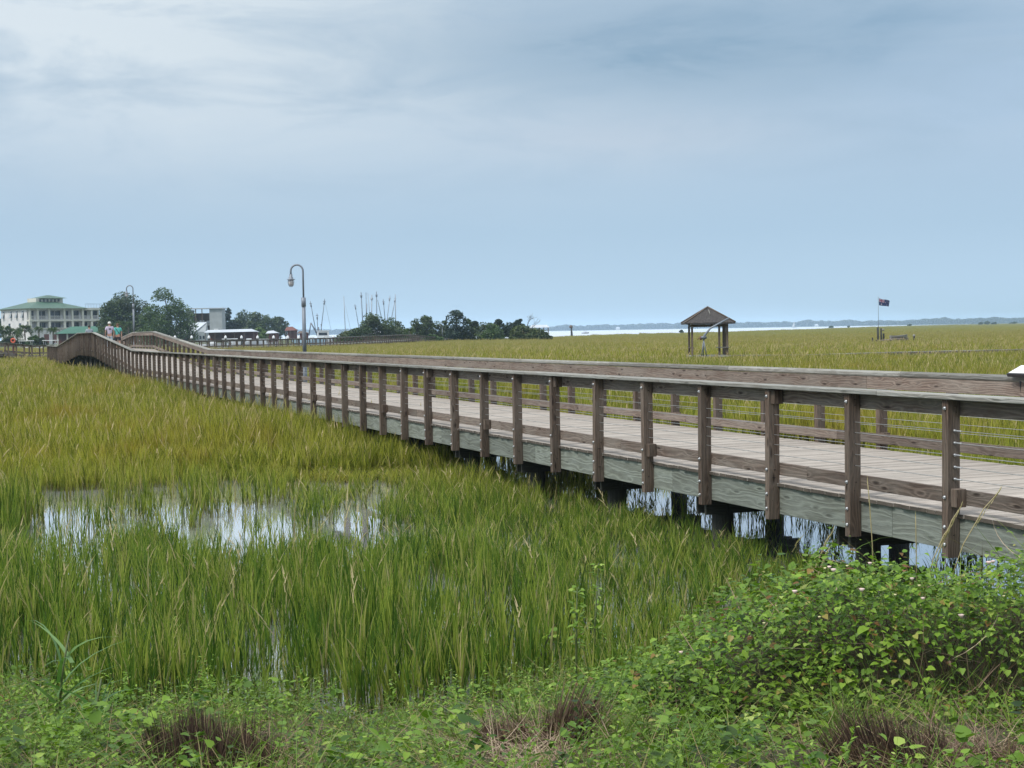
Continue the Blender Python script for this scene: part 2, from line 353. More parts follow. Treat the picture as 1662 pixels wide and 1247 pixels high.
# marsh soil seen between far blades
M['marshsoil'] = flat('marsh_soil', (.13, .135, .035), .95, 0, .3, .35)
def far_marsh():
    V = []; T = []
    pxs = [p for p, _ in EDGE]; a = np.linspace((-600 - 831) / F, (2300 - 831) / F, 90); lim = np.interp(a, EX, EY)
    rs = [0, .01, .04, .1, .2, .35, .6, .8, 1.0]
    for i, t in enumerate(a):
        for r_ in rs:
            y = 58 + (lim[i] - 58) * r_; V.append((t * y, y, -.05 if r_ == 0 else (.30 if r_ < .05 else (.55 if r_ < 1 else -.1))))
    k = len(rs)
    for i in range(len(a) - 1):
        for j in range(k - 1):
            q = i * k + j; T += [(q, q + k, q + k + 1), (q, q + k + 1, q + 1)]
    return tri_mesh('marsh_ground', np.array(V), np.array(T))
tag(link('marsh_ground', far_marsh(), M['marshsoil']), kind='structure')
# land on the left and the wooded point
M['land'] = flat('land', (.09, .10, .045), .95, 0, .3, .3)
def land(name, poly, z):
    V = [(x, y, z) for x, y in poly] + [(x + (x - sum(a for a, _ in poly) / len(poly)) * .04, y - 3 if y < 500 else y, -.2) for x, y in poly]
    n = len(poly); Fc = [tuple(range(n))] + [(i, n + i, n + (i + 1) % n, (i + 1) % n) for i in range(n)]
    me = bpy.data.meshes.new(name); me.from_pydata(V, [], Fc); return tag(link(name, me, M['land']), kind='structure')
def L2(px, Y): return (atx(px, Y).x, Y)
land('left_shore_land', [L2(-420, 305), L2(60, 318), L2(200, 330), L2(290, 345), L2(470, 395), L2(480, 520), L2(-420, 620)], 1.2)
land('wooded_point_land', [L2(545, 300), L2(640, 288), L2(760, 300), L2(870, 318), L2(905, 345), L2(900, 440), L2(560, 400)], .75)

# ------------------------------------------------------------------ marsh grass (stuff)
def grass_mat(name):
    m = bpy.data.materials.new(name); m.use_nodes = True; nt = m.node_tree; nt.nodes.clear()
    out = node(nt, 'ShaderNodeOutputMaterial')
    rnd = node(nt, 'ShaderNodeAttribute', {'attribute_name': 'rnd'}).outputs['Fac']
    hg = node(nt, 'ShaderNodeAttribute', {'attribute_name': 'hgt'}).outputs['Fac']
    pos = node(nt, 'ShaderNodeNewGeometry').outputs['Position']; X, Y, Z = sepxyz(nt, pos)
    green = ramp(nt, rnd, [(0, (.03, .07, .012)), (.3, (.085, .165, .025)), (.55, (.205, .28, .042)), (.80, (.35, .40, .08)), (.93, (.36, .32, .14)), (1, (.50, .42, .24))])
    yel = ramp(nt, rnd, [(0, (.10, .12, .02)), (.35, (.27, .28, .036)), (.62, (.42, .40, .055)), (.86, (.54, .49, .11)), (.94, (.43, .34, .14)), (1, (.52, .42, .22))])
    wy = node(nt, 'ShaderNodeMapRange', {'interpolation_type': 'SMOOTHSTEP'}, Value=math_(nt, 'ADD', Y, math_(nt, 'MULTIPLY', noise(nt, pos, .25, 3), 12.0)), i1=24.0, i2=40.0).outputs[0]
    pn = noise(nt, vmul(nt, pos, (1, .55, 0)), .16, 4, .6)
    wy = math_(nt, 'MULTIPLY', wy, ramp(nt, pn, [(.3, .45), (.6, 1.0)]))
    c = mixc(nt, wy, green, yel)
    po = noise(nt, vmul(nt, pos, (1, .6, 0)), .33, 4, .6)
    c = mixc(nt, math_(nt, 'MULTIPLY', math_(nt, 'MULTIPLY', ramp(nt, po, [(.52, 0.0), (.70, 1.0)]), wy), .55), c, (.42, .25, .05))
    far = node(nt, 'ShaderNodeMapRange', None, Value=Y, i1=90.0, i2=260.0).outputs[0]
    c = mixc(nt, math_(nt, 'MULTIPLY', far, .75), c, (.37, .325, .115))
    c = mixc(nt, ramp(nt, hg, [(0.0, .9), (.42, 0.0)]), c, mixc(nt, rnd, (.045, .04, .022), (.20, .15, .08)))  # dead brown blade base, darkened further as painted shade in the gaps between stems
    p = node(nt, 'ShaderNodeBsdfPrincipled', None, Base_Color=c, Roughness=.5); p.inputs['Specular IOR Level'].default_value = .15
    t = node(nt, 'ShaderNodeBsdfTranslucent', None, Color=mixc(nt, 1.0, c, (1.1, 1.2, .7), 'MULTIPLY'))
    mx = node(nt, 'ShaderNodeMixShader', None, i0=.4, i1=p, i2=t); nt.links.new(mx.outputs[0], out.inputs[0]); return m
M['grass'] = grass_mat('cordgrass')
LIB = bpy.data.collections.new('clump_library')
def tuft(name, rad, nst, h, w, leaves=4, heads=.06, segs=3):
    a = RNG.uniform(0, 2 * np.pi, nst); r_ = rad * np.sqrt(RNG.uniform(0, 1, nst))
    base = np.stack([r_ * np.cos(a), r_ * np.sin(a), np.full(nst, -.05)], -1)
    hs = h * RNG.normal(1, .2, nst).clip(.5, 1.5); az = RNG.uniform(0, 2 * np.pi, nst); ln = np.where(RNG.uniform(0, 1, nst) < .05, RNG.uniform(.3, 1.0, nst), RNG.uniform(0, .09, nst)); rn = np.where(RNG.uniform(0, 1, nst) < .07, RNG.uniform(.88, 1, nst), RNG.uniform(0, .88, nst))
    P = [blades(base, hs, np.full(nst, w * .9), az, ln, RNG.uniform(0, .22, nst), rn, segs)]
    for k in range(leaves - 1):
        f = RNG.uniform(.12, .62, nst)
        b2_ = base + np.stack([np.cos(az) * ln * hs * f, np.sin(az) * ln * hs * f, hs * f], -1)
        az2 = RNG.uniform(0, 2 * np.pi, nst); hl = hs * RNG.uniform(.3, .6, nst)
        v, t, r2, hh = blades(b2_, hl, w * RNG.uniform(.7, 1.15, nst), az2, RNG.uniform(.02, .17, nst), RNG.uniform(0, .24, nst), np.clip(rn + RNG.uniform(-.17, .13, nst), 0, 1.0), segs)
        P.append((v, t, r2, np.repeat(f, 2 * segs + 1) + hh * .5))
    nh = int(round(nst * heads))
    if nh:
        i = RNG.choice(nst, nh); hb = base[i]; hh_ = hs[i] * RNG.uniform(1.15, 1.45, nh); azh = RNG.uniform(0, 2 * np.pi, nh); lh = RNG.uniform(.02, .22, nh)
        P.append(blades(hb, hh_, np.full(nh, w * .6), azh, lh, np.full(nh, .15), np.full(nh, .95), segs))
        for q in range(5):
            f = .76 + .05 * q; o = lh * f + .15 * f ** 2.2
            hp = hb + np.stack([np.cos(azh) * hh_ * o, np.sin(azh) * hh_ * o, hh_ * f * .985], -1)
            v, t, r2, h2 = blades(hp, hh_ * .13, np.full(nh, w * .9), azh + RNG.uniform(-.5, .5, nh), lh + .25 + RNG.uniform(-.1, .15, nh), np.full(nh, .1), np.full(nh, 1.0), 2)
            P.append((v, t, r2, h2 * 0 + .9))
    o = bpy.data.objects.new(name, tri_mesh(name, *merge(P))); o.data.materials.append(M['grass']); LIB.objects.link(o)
KINDS = {}
def kinds(key, n, *a, **k):
    st = len(LIB.objects)
    for i in range(n): tuft(f'clump_{len(LIB.objects):03d}', *a, **k)
    KINDS[key] = (st, n)
kinds('near', 12, .27, 14, .70, .0150, leaves=4, heads=0, segs=4)
kinds('near_heads', 4, .27, 13, .74, .0135, leaves=4, heads=.08, segs=4); KINDS['near'] = (0, 16)
kinds('mid', 8, .45, 85, .80, .023, leaves=3, heads=.012, segs=3)
kinds('far', 5, 1.3, 260, .88, .048, leaves=2, heads=.01, segs=2)
kinds('vfar', 4, 5.0, 700, .9, .13, leaves=1, heads=0, segs=2)
def gn_instancer():
    g = bpy.data.node_groups.new('grass_instancer', 'GeometryNodeTree')
    g.interface.new_socket('Geometry', in_out='INPUT', socket_type='NodeSocketGeometry'); g.interface.new_socket('Geometry', in_out='OUTPUT', socket_type='NodeSocketGeometry')
    gi = g.nodes.new('NodeGroupInput'); go = g.nodes.new('NodeGroupOutput')
    ci = g.nodes.new('GeometryNodeCollectionInfo'); ci.inputs['Collection'].default_value = LIB; ci.inputs['Separate Children'].default_value = True; ci.inputs['Reset Children'].default_value = True
    ip = g.nodes.new('GeometryNodeInstanceOnPoints'); ip.inputs['Pick Instance'].default_value = True
    def na(nm, ty):
        n = g.nodes.new('GeometryNodeInputNamedAttribute'); n.data_type = ty; n.inputs[0].default_value = nm; return n.outputs[0]
    g.links.new(gi.outputs[0], ip.inputs['Points']); g.links.new(ci.outputs[0], ip.inputs['Instance'])
    g.links.new(na('idx', 'INT'), ip.inputs['Instance Index']); g.links.new(na('rotv', 'FLOAT_VECTOR'), ip.inputs['Rotation']); g.links.new(na('scl', 'FLOAT_VECTOR'), ip.inputs['Scale'])
    g.links.new(ip.outputs[0], go.inputs[0]); return g
GN = gn_instancer()
def place(name, label, P, key, hs):
    st, n = KINDS[key]; N = len(P)
    me = bpy.data.meshes.new(name); me.vertices.add(N); me.vertices.foreach_set('co', P.astype(np.float32).ravel())
    a = me.attributes.new('idx', 'INT', 'POINT'); a.data.foreach_set('value', (st + RNG.integers(0, n, N)).astype(np.int32))
    a = me.attributes.new('rotv', 'FLOAT_VECTOR', 'POINT'); rv = np.stack([RNG.normal(0, .04, N), RNG.normal(0, .04, N), RNG.uniform(0, 6.283, N)], -1).astype(np.float32); a.data.foreach_set('vector', rv.ravel())
    a = me.attributes.new('scl', 'FLOAT_VECTOR', 'POINT'); sx = RNG.uniform(.9, 1.1, N); a.data.foreach_set('vector', np.stack([sx, sx, hs], -1).astype(np.float32).ravel())
    o = link(name, me, None); mod = o.modifiers.new('instances', 'NODES'); mod.node_group = GN; return tag(o, label, 'grass', kind='stuff')
def vnoise(x, y, s, seed=0):
    """cheap value noise 0..1"""
    x = x / s + seed * 17.3; y = y / s + seed * 5.1; xi = np.floor(x); yi = np.floor(y); fx = x - xi; fy = y - yi
    fx = fx * fx * (3 - 2 * fx); fy = fy * fy * (3 - 2 * fy)
    def hsh(a, b): q = np.sin(a * 127.1 + b * 311.7 + seed * 74.7) * 43758.5453; return q - np.floor(q)
    return (hsh(xi, yi) * (1 - fx) + hsh(xi + 1, yi) * fx) * (1 - fy) + (hsh(xi, yi + 1) * (1 - fx) + hsh(xi + 1, yi + 1) * fx) * fy
def sample(y0, y1, dens, margin=.10, r_=0.0):
    """uniform points in the view wedge (plus a margin) between depths"""
    k = .347 + margin; area = k * (y1 * y1 - y0 * y0); N = int(area * dens)
    y = np.sqrt(RNG.uniform(y0 * y0, y1 * y1, N)); x = RNG.uniform(-1, 1, N) * (k * y)
    return x, y
def hump_t(t): return np.interp(t, [77, 98, 109.1, 129.9], [0, 1.02, 1.02, 0])
def keep_density(x, y, r_):
    t, s = ts(x, y); d = np.ones_like(x)
    # under the boardwalk
    inb = (s > S_NEAR + .1 - r_ * .7) & (s < S_NEAR + WB + .0 + r_ * .7) & (t < 144)
    d = np.where(inb, np.where(s < S_NEAR + .7, .38, 0.10), d)
    # open water beside and behind the near part of the walk
    ch = (s > S_NEAR + WB - .2) & (s < 15.8 + .8 * np.sin(t * .7) + 3.8 * sstep(16, 32, t)) & (t > -4) & (t < 54); d = np.where(ch, np.minimum(d, .07), d)
    # pond: px/Y ellipse-like
    a = x / y * F + 831
    pond = sstep(0, 50, a) * (1 - sstep(600, 720, a)) * sstep(17.4, 20.4, y + 1.2 * (vnoise(x, y, 1.2, 3) - .5)) * (1 - sstep(27.8, 28.8, y + 1.6 * (vnoise(x, y, 2.0, 4) - .5)))
    gaps = sstep(.40, .62, vnoise(x, y * .12, .42, 5))       # streaky islands of stems
    d = d * (1 - pond * (.70 + .28 * gaps))
    fr = (1 - sstep(14, 19, y)) * 1.0
    near = 1 - sstep(19, 23, y)
    d = d * (1 - near * np.interp(y, [13.5, 15.5], [.3, .7]) * sstep(.48, .62, vnoise(x, y * .25, .36, 6)))
    d = np.where(bank_z(x, y) > .12, 0, d)
    d = np.where(y > marsh_limit(x, y) - r_, 0, d)
    return d
x, y = sample(11, 31, 15, .20); t_, s_ = ts(x, y); k = RNG.uniform(0, 1, len(x)) < keep_density(x, y, .15); x, y = x[k], y[k]
hs = (.66 + .42 * vnoise(x, y, 2.5, 1)) * np.where(y < 21, .92 + .0 * y, 1.0)
a_ = x / y * F + 831; hs = np.where((y > 13.5) & (y < 20.5) & (a_ < 660), hs * np.interp(y, [13.5, 16, 18.5, 20.5], [1.05, .95, .7, .6]), hs)
t_, s_ = ts(x, y); hs = np.where((s_ > 15) & (s_ < 18.5) & (t_ < 32), hs * .72, hs); hs = np.where((a_ < 720) & (y > 27.5), hs * .62, hs)
hs = hs * np.where((t_ > 6) & (t_ < 44), np.interp(s_, [3.8, 6.6, 15, 16], [1, .60, .60, 1]), 1.0) * RNG.uniform(.8, 1.2, len(x)) * np.where((RNG.uniform(0, 1, len(x)) < .10) & (y < 18), 1.3, 1.0)
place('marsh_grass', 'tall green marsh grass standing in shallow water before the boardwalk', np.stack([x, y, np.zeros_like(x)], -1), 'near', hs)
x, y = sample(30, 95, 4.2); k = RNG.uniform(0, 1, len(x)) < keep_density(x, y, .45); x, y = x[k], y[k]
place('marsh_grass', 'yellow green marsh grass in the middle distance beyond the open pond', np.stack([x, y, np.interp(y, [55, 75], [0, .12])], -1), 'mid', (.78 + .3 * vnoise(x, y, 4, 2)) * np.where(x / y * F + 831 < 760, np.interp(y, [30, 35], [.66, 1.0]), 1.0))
x, y = sample(93, 330, .55, .07); k = RNG.uniform(0, 1, len(x)) < keep_density(x, y, 1.2); x, y = x[k], y[k]
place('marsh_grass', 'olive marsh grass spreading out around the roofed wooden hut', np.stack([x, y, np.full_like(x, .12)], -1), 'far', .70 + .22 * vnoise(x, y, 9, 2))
x, y = sample(320, 2600, .010, .05); k = RNG.uniform(0, 1, len(x)) < keep_density(x, y, 4.0); x, y = x[k], y[k]
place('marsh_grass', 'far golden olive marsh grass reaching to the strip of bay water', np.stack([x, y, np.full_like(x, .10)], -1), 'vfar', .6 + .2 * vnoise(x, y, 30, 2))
print('GRASS far', len(x))
# ------------------------------------------------------------------ boardwalk
P_SP = 1.64; T0 = 11.71
def wpt(t, w, z): return (t, -w, z)
def walk_root(name, label, t0=0.0):
    o = thing(name, label, 'boardwalk', (S_NEAR * NX, S_NEAR * NY, 0), math.pi / 2 + TH); return o
M['hole'] = flat('dark_hole', (.012, .010, .008), .9); M['endgrain'] = flat('weathered_end_grain', (.085, .07, .055), .95, 0, .4, 6)
bw = walk_root('boardwalk', 'long weathered wooden boardwalk with post railings, rising over a low hump at its far end')
def hz(t): return float(hump_t(t))
KN = [-2.0, 77, 98, 109.1, 129.9, 143.5]
def sub(a, b, step):
    """break a..b at kinks and at board joints"""
    out = [a]; t = a
    cuts = sorted(set([k for k in KN if a < k < b] + list(np.arange(a + step, b, step))))
    for c_ in cuts:
        if c_ - out[-1] > .4: out.append(float(c_))
        elif c_ in KN: out[-1] = c_
    if b - out[-1] > .3: out.append(b)
    else: out[-1] = b
    return out
def run(mb, a, b, w0, w1, z0, z1, step, gap=.006, jit=.0, mat=0):
    c_ = sub(a, b, step)
    for i in range(len(c_) - 1):
        t0, t1 = c_[i] + gap / 2, c_[i + 1] - gap / 2; h0, h1 = hz(t0), hz(t1)
        ja, jb = random.uniform(-jit, jit), random.uniform(-jit, jit); jw = random.uniform(-jit, jit) * .7
        P = []
        for q in range(8):
            t = t1 if q & 1 else t0; w = (w0 if q & 2 else w1) + jw; h = h1 if q & 1 else h0; j = jb if q & 1 else ja
            P.append(wpt(t, w, DECK + h + (z1 if q & 4 else z0) + j))
        mb.hexa(P, 0, mat=mat)
TA, TB = -2.0, 143.5
# deck planks: one part
mb = MB(); t = TA
while t < TB:
    h = hz(t); e0 = random.uniform(-.012, .012); e1 = random.uniform(-.012, .012); zz = random.uniform(-.003, .003)
    wdt = .134; h2 = hz(t + wdt)
    P = []
    for q in range(8):
        tt = t + wdt if q & 1 else t; P.append(wpt(tt, (.135 + e0) if q & 2 else (3.865 + e1), DECK + (h2 if q & 1 else h) + zz + (0 if q & 4 else -.038)))
    mb.hexa(P, 1); mb.m[-4] = mb.m[-3] = 1; t += .14
mb.build('deck', [M['deck'], M['endgrain']], bw)
for side in (0, 1):
    f = (lambda w: w) if side == 0 else (lambda w: WB - w)
    def rr(w0, w1): a, b = f(w0), f(w1); return (min(a, b), max(a, b))
    mb = MB(); run(mb, TA, TB, *rr(.165, .205), -.365, -.042, 4.92); mb.build('stringer', M['stringer'], bw, bevel=.004)
    mb = MB(); run(mb, TA, TB, *rr(-.015, .215), 1.105 if side == 0 else 1.072, 1.150, 4.92, jit=.003); mb.build('handrail_cap', M['cap'], bw, bevel=.006 if side == 0 else .02)
    mb = MB(); run(mb, TA + .8, TB, *rr(.163, .201), .945 if side == 0 else .885, 1.100 if side == 0 else 1.068, 4.92, jit=.004); mb.build('top_rail', M['rail'], bw, bevel=.004)
    mb = MB(); run(mb, TA + 1.6, TB, *rr(.163, .201), .09, .235, 4.92 * 1.0, jit=.006); mb.build('lower_rail', M['rail'], bw, bevel=.004)
    # splice blocks
    for n in range(-2, 22):
        t = T0 + n * P_SP; w = rr(.045, .16)
        if n % 4 in (0, 2):
            mb = MB(); z0, z1 = (.075, .25) if n % 4 == 0 else (.93, 1.09)
            mb.b2(wpt(t - .055, w[0], DECK + z0), wpt(t - .145, w[1], DECK + z1), 2); mb.build('splice_block', M['post'], bw, bevel=.004)
    for k in range(5):
        mb = MB(); z = DECK + .34 + .116 * k; pts = []
        for t in [TA] + list(np.arange(T0 - 6 * P_SP, 76, P_SP)) : pts.append(wpt(t, f(.09), z + random.uniform(-.003, .003)))
        mb.tube(pts, .0035, 4); mb.build('cable', M['cable'], bw)
        if side == 0:
            mb = MB(); mb.tube([wpt(T0 - .05, .09, z), wpt(T0 - .075, .09, z), wpt(T0 - .076, .09, z), wpt(T0 - .17, .09, z)], [.014, .014, .007, .007], 8); mb.build('cable_fitting', M['steel'], bw)
# posts: build the tallest set as individual parts
def post_mb(zlo):
    b = MB(); b.b2((-.045, -.070, zlo), (.045, .070, 1.10), 2)
    for k in range(5):
        z = .34 + .116 * k; b.tube([(-.0455, 0, z), (-.0475, 0, z)], .0075, 6, 1); b.tube([(.0455, 0, z), (.0475, 0, z)], .0075, 6, 1)
    for z in (-.2, .07, .16, .98, 1.04): b.tube([(-.0455, random.uniform(-.03, .03), z), (-.047, random.uniform(-.03, .03), z)], .004, 5, 1)
    return b
post_me = [post_mb(-.42).mesh('post') for _ in range(7)]
for me in post_me: me.materials.append(M['post']); me.materials.append(M['hole'])
bolt = MB(); bolt.tube([(-.002, .068, 0), (-.002, .082, 0), (-.002, .083, 0), (-.002, .094, 0)], [.018, .018, .010, .010], 8)
bolt_me = bolt.mesh('bolt'); bolt_me.materials.append(M['steel'])
allp = [(T0 + n * P_SP, sd_, n) for n in range(-8, 81) for sd_ in (0, 1) if TA < T0 + n * P_SP < TB]
allp.sort(key=lambda a: a[0])
rest = MB(); cnt = 0
for t, sd_, n in allp:
    wc = .02 + .070 if sd_ == 0 else WB - .09
    rz = random.uniform(-.03, .03); lean = random.uniform(-.012, .012); lean2 = random.uniform(-.006, .006)
    if cnt < 100:
        cnt += 1
        o = bpy.data.objects.new('post', post_me[n % 7]); COL.objects.link(o); o.parent = bw; o.location = wpt(t, wc, DECK + hz(t) - .0)
        o.rotation_euler = (lean2, lean + R(-.35), rz + (math.pi if sd_ else 0))
        m_ = o.modifiers.new('bevel', 'BEVEL'); m_.width = .006; m_.segments = 1
        if t < 30 and sd_ == 0:
            for z in (-.12, -.29, .165, 1.02): q = bpy.data.objects.new('bolt', bolt_me); COL.objects.link(q); q.parent = o; q.location = (0, 0, z)
    else:
        rest.box(wpt(t, wc, DECK + hz(t) + .34), (.09, .14, 1.52), 2)
tag(rest.build('posts', M['post'], bw), kind='stuff')
# the far boarded balustrade: closely set boards over the hump on both sides reads from stacked posts; bents below
for i, t in enumerate(np.arange(T0 - 7 * P_SP + .45, TB, 2 * P_SP)):
    t = float(t); h = hz(t)
    for q in (-.085, .135): mb = MB(); mb.b2(wpt(t + q, .30, DECK + h - .61), wpt(t + q + .05, 3.75, DECK + h - .37), 1); mb.build('cross_beam', M['pile'], bw)
    for w in (.62, 3.38):
        mb = MB(); mb.tube([wpt(t + .05, w, -1.0), wpt(t + .05, w, DECK + h - .2)], [.16, .14], 10); mb.build('pile', M['pile'], bw)
for w in (1.1, 1.95, 2.8): mb = MB(); run(mb, TA, TB, w, w + .04, -.325, -.042, 4.92); mb.build('joist', M['pile'], bw)

# generic railed walkway along a polyline
def walkway(name, label, pts, wid=2.2, sp=1.64, cat='boardwalk', piles=True, rail=True, deckmat='cap', railz=1.07, every=2):
    P = [Vector(p) for p in pts]; root = thing(name, label, cat, P[0].copy().xyz * 1.0)
    root.location.z = 0; O = Vector((P[0].x, P[0].y, 0)); P = [p - O for p in P]
    deck, posts, PL = MB(), [], []
    caps, tops, lows, strg = [{-1: MB(), 1: MB()} for _ in range(4)]
    acc = 0.0
    for a, b in zip(P[:-1], P[1:]):
        d = b - a; Lh = math.hypot(d.x, d.y); u = Vector((d.x / Lh, d.y / Lh, d.z / Lh)); n = Vector((-u.y, u.x, 0)).normalized()
        def seg(mbx, w0, w1, z0, z1, s0=0, s1=Lh, g=0):
            Q = []
            for q in range(8):
                s_ = s1 if q & 1 else s0; w = w1 if q & 2 else w0; Q.append(a + u * s_ + n * w + Vector((0, 0, z1 if q & 4 else z0)))
            mbx.hexa(Q, g)
        s_ = 0
        while s_ < Lh:
            e = min(s_ + 3.3, Lh)
            seg(deck, -wid / 2, wid / 2, -.04, random.uniform(-.004, .004), s_, e - .01, 1)
            for sd_ in (-1, 1):
                w = sd_ * wid / 2
                seg(strg[sd_], w - .02, w + .02, -.32, -.045, s_, e - .01)
                if rail:
                    seg(caps[sd_], w - .1, w + .1, railz - .04, railz, s_, e - .01)
                    seg(tops[sd_], w - sd_ * .07 - .02, w - sd_ * .07 + .02, railz - .19, railz - .045, s_, e - .01); seg(lows[sd_], w - sd_ * .07 - .02, w - sd_ * .07 + .02, .15, .29, s_, e - .01)
            s_ = e
        s_ = acc; i = 0
        while s_ < Lh:
            c_ = a + u * s_
            if rail:
                for sd_ in (-1, 1): posts.append((c_ + n * (sd_ * (wid / 2 + .065)), -.38, railz - .045, math.atan2(u.y, u.x)))
            if piles and i % every == 0:
                for sd_ in (-1, 1): cb = MB(); PL.append(cb); cb.tube([c_ + n * (sd_ * wid * .36) + Vector((0, 0, -c_.z - .6)), c_ + n * (sd_ * wid * .36) + Vector((0, 0, -.05))], .13, 7)
            s_ += sp; i += 1
        acc = s_ - Lh
    deck.build('deck', M[deckmat], root); 
    for cb in PL: cb.build('pile', M['pile'], root)
    for sd_ in (-1, 1):
        strg[sd_].build('stringer', M['rail'], root)
        if rail: caps[sd_].build('handrail_cap', M['cap'], root); tops[sd_].build('top_rail', M['rail'], root); lows[sd_].build('lower_rail', M['rail'], root)
    if rail:
        me = MB(); me.b2((-.05, -.07, -.38), (.05, .07, railz - .045), 2); me = me.mesh('post'); me.materials.append(M['post'])
        posts.sort(key=lambda q: (q[0] + O).y); extra = MB()
        for k, (c_, z0, z1, an) in enumerate(posts):
            if k < 100:
                o = bpy.data.objects.new('post', me); COL.objects.link(o); o.parent = root; o.location = c_; o.rotation_euler = (0, 0, an)
            else: extra.box(c_ + Vector((0, 0, (z0 + z1) / 2)), (.1, .14, z1 - z0), 2)
        if extra.v: tag(extra.build('posts', M['post'], root), kind='stuff')
    return root
def V3(px, Y, z): p = atx(px, Y); return Vector((p.x, Y, z))
walkway('boardwalk', 'short grey railed walkway leading left from the foot of the hump', [V3(78, 158, 1.14), V3(40, 156, 1.14), V3(-8, 150, 1.48), V3(-120, 142, 1.5)], 2.0, 1.64)
walkway('boardwalk', 'distant railed walkway crossing the marsh in front of the marina and wooded point',
        [V3(288, 205, 1.15), V3(425, 222, 1.15), V3(520, 238, 1.16), V3(600, 262, 1.3), V3(662, 292, 1.42), V3(700, 312, .72), V3(728, 322, .3)], 2.2, 1.64)
walkway('catwalk', 'low bare plank catwalk running right from the roofed hut', [V3(1190, 104.5, .93), V3(1300, 101.5, .93), V3(1440, 101, 1.02), V3(1700, 102, 1.06)], .9, 1.8, 'catwalk', rail=False, every=2, deckmat='cap')
walkway('catwalk', 'grey plank landing stage below the flagpole', [V3(1429, 173, 1.05), V3(1466, 178, 1.28)], 1.3, 1.5, 'dock', rail=False, every=1, deckmat='rail')

# ------------------------------------------------------------------ lamp posts
M['lampglass'] = flat('lamp_glass', (.62, .60, .60), .25)
def lamp_post(loc, H, label, side=-1, dr=0.0, group='gooseneck lamps along the boardwalks'):
    r_ = thing('street_lamp', label, 'street lamp', loc, dr, group)
    b = MB(); b.tube([(0, 0, 0), (0, 0, H * .33)], [.085, .078], 12); b.tube([(0, 0, H * .33), (0, 0, H * .72)], [.078, .07], 12); b.tube([(0, 0, H * .70), (0, 0, H * .765)], .088, 12); b.build('pole', M['lampgrey'], r_)
    b = MB(); ra = .235; top = H - ra
    pts = [(0, 0, H * .76)] + [(side * (ra - ra * math.cos(a)), 0, top + ra * math.sin(a)) for a in np.linspace(0, math.pi, 13)] + [(side * 2 * ra, 0, top - .12)]
    b.tube(pts, .036, 8); b.build('arm', M['lampgrey'], r_)
    b = MB(); c_ = (side * 2 * ra, 0, top - .12)
    b.lathe([(0, 0), (.06, 0), (.06, -.10), (.085, -.12), (.09, -.17), (.155, -.20), (.165, -.215), (.08, -.215), (0, -.215)], c_, 14); sh = b.build('lamp_shade', M['lampgrey'], r_)
    b = MB(); b.lathe([(.065, -.215), (.10, -.25), (.105, -.33), (.09, -.40), (.05, -.45), (0, -.46)], c_, 14); b.build('globe', M['lampglass'], sh)
    b = MB()
    for k in range(4):
        a = k * math.pi / 4
        pts = [(c_[0] + rr_ * math.cos(a) * s1, c_[1] + rr_ * math.sin(a) * s1, c_[2] + zz) for s1, rr_, zz in [(1, .11, -.21), (1, .12, -.30), (1, .105, -.41), (1, .06, -.475), (1, 0, -.49), (-1, .06, -.475), (-1, .105, -.41), (-1, .12, -.30), (-1, .11, -.21)]]
        b.tube(pts, .006, 4)
    b.build('wire_guard', M['lampgrey'], sh)
    return r_
def bwp(t, w, z): return Vector(((S_NEAR + w) * NX + t * DX, (S_NEAR + w) * NY + t * DY, z))
def t_for(px, w):        # t along the walk so that the point at offset w is seen in column px
    k = (px - 831 - 1.5) / F; s = S_NEAR + w   # X = kY
    return (s * NX - k * s * NY) / (k * DY - DX)
tl = t_for(497, 4.12); lamp_post(bwp(tl, 4.12, .2), 5.38, 'grey gooseneck lamp post in the middle of the near boardwalk, tallest of the three lamps')
tl = t_for(221, 4.12); lamp_post(bwp(tl, 4.12, 1.0), 5.65, 'grey gooseneck lamp post on the hump behind the walking couple', dr=0)
lamp_post(V3(718, 321, .2), 4.7, 'small distant lamp post at the end of the far walkway before the wooded point')

# ------------------------------------------------------------------ information panel on the far rail
M['panelwhite'] = flat('panel_white', (.80, .80, .77), .25, 0, .04, 2); M['panelblack'] = flat('panel_black', (.012, .010, .014), .4)
def info_panel():
    tp = t_for(1652, 3.84) ; c_ = bwp(tp, 3.70, DECK + 1.13)
    r_ = thing('information_panel', 'white slanted information panel with black edge on the far handrail at the right', 'sign', c_, math.pi / 2 + TH)
    tilt = R(24); wv = .60; dv = .26
    rot = Matrix.Rotation(-tilt, 3, 'X')       # rises toward far side (local -y)
    b = MB(); b.box(rot @ Vector((-wv / 2, -dv / 2, .03)), (wv, dv, .045), 0, rot=rot); b.build('frame', M['panelblack'], r_, bevel=.004)
    b = MB(); b.box(rot @ Vector((-wv / 2, -dv / 2, .056)), (wv - .05, dv - .04, .006), 0, rot=rot); b.build('face', M['panelwhite'], r_)
    b = MB()
    for q in (-.12, -wv + .12): b.tube([(q, -dv * .5, -.30), rot @ Vector((q, -dv * .5, 0.02))], .025, 8)
    b.build('bracket', M['panelblack'], r_)
info_panel()
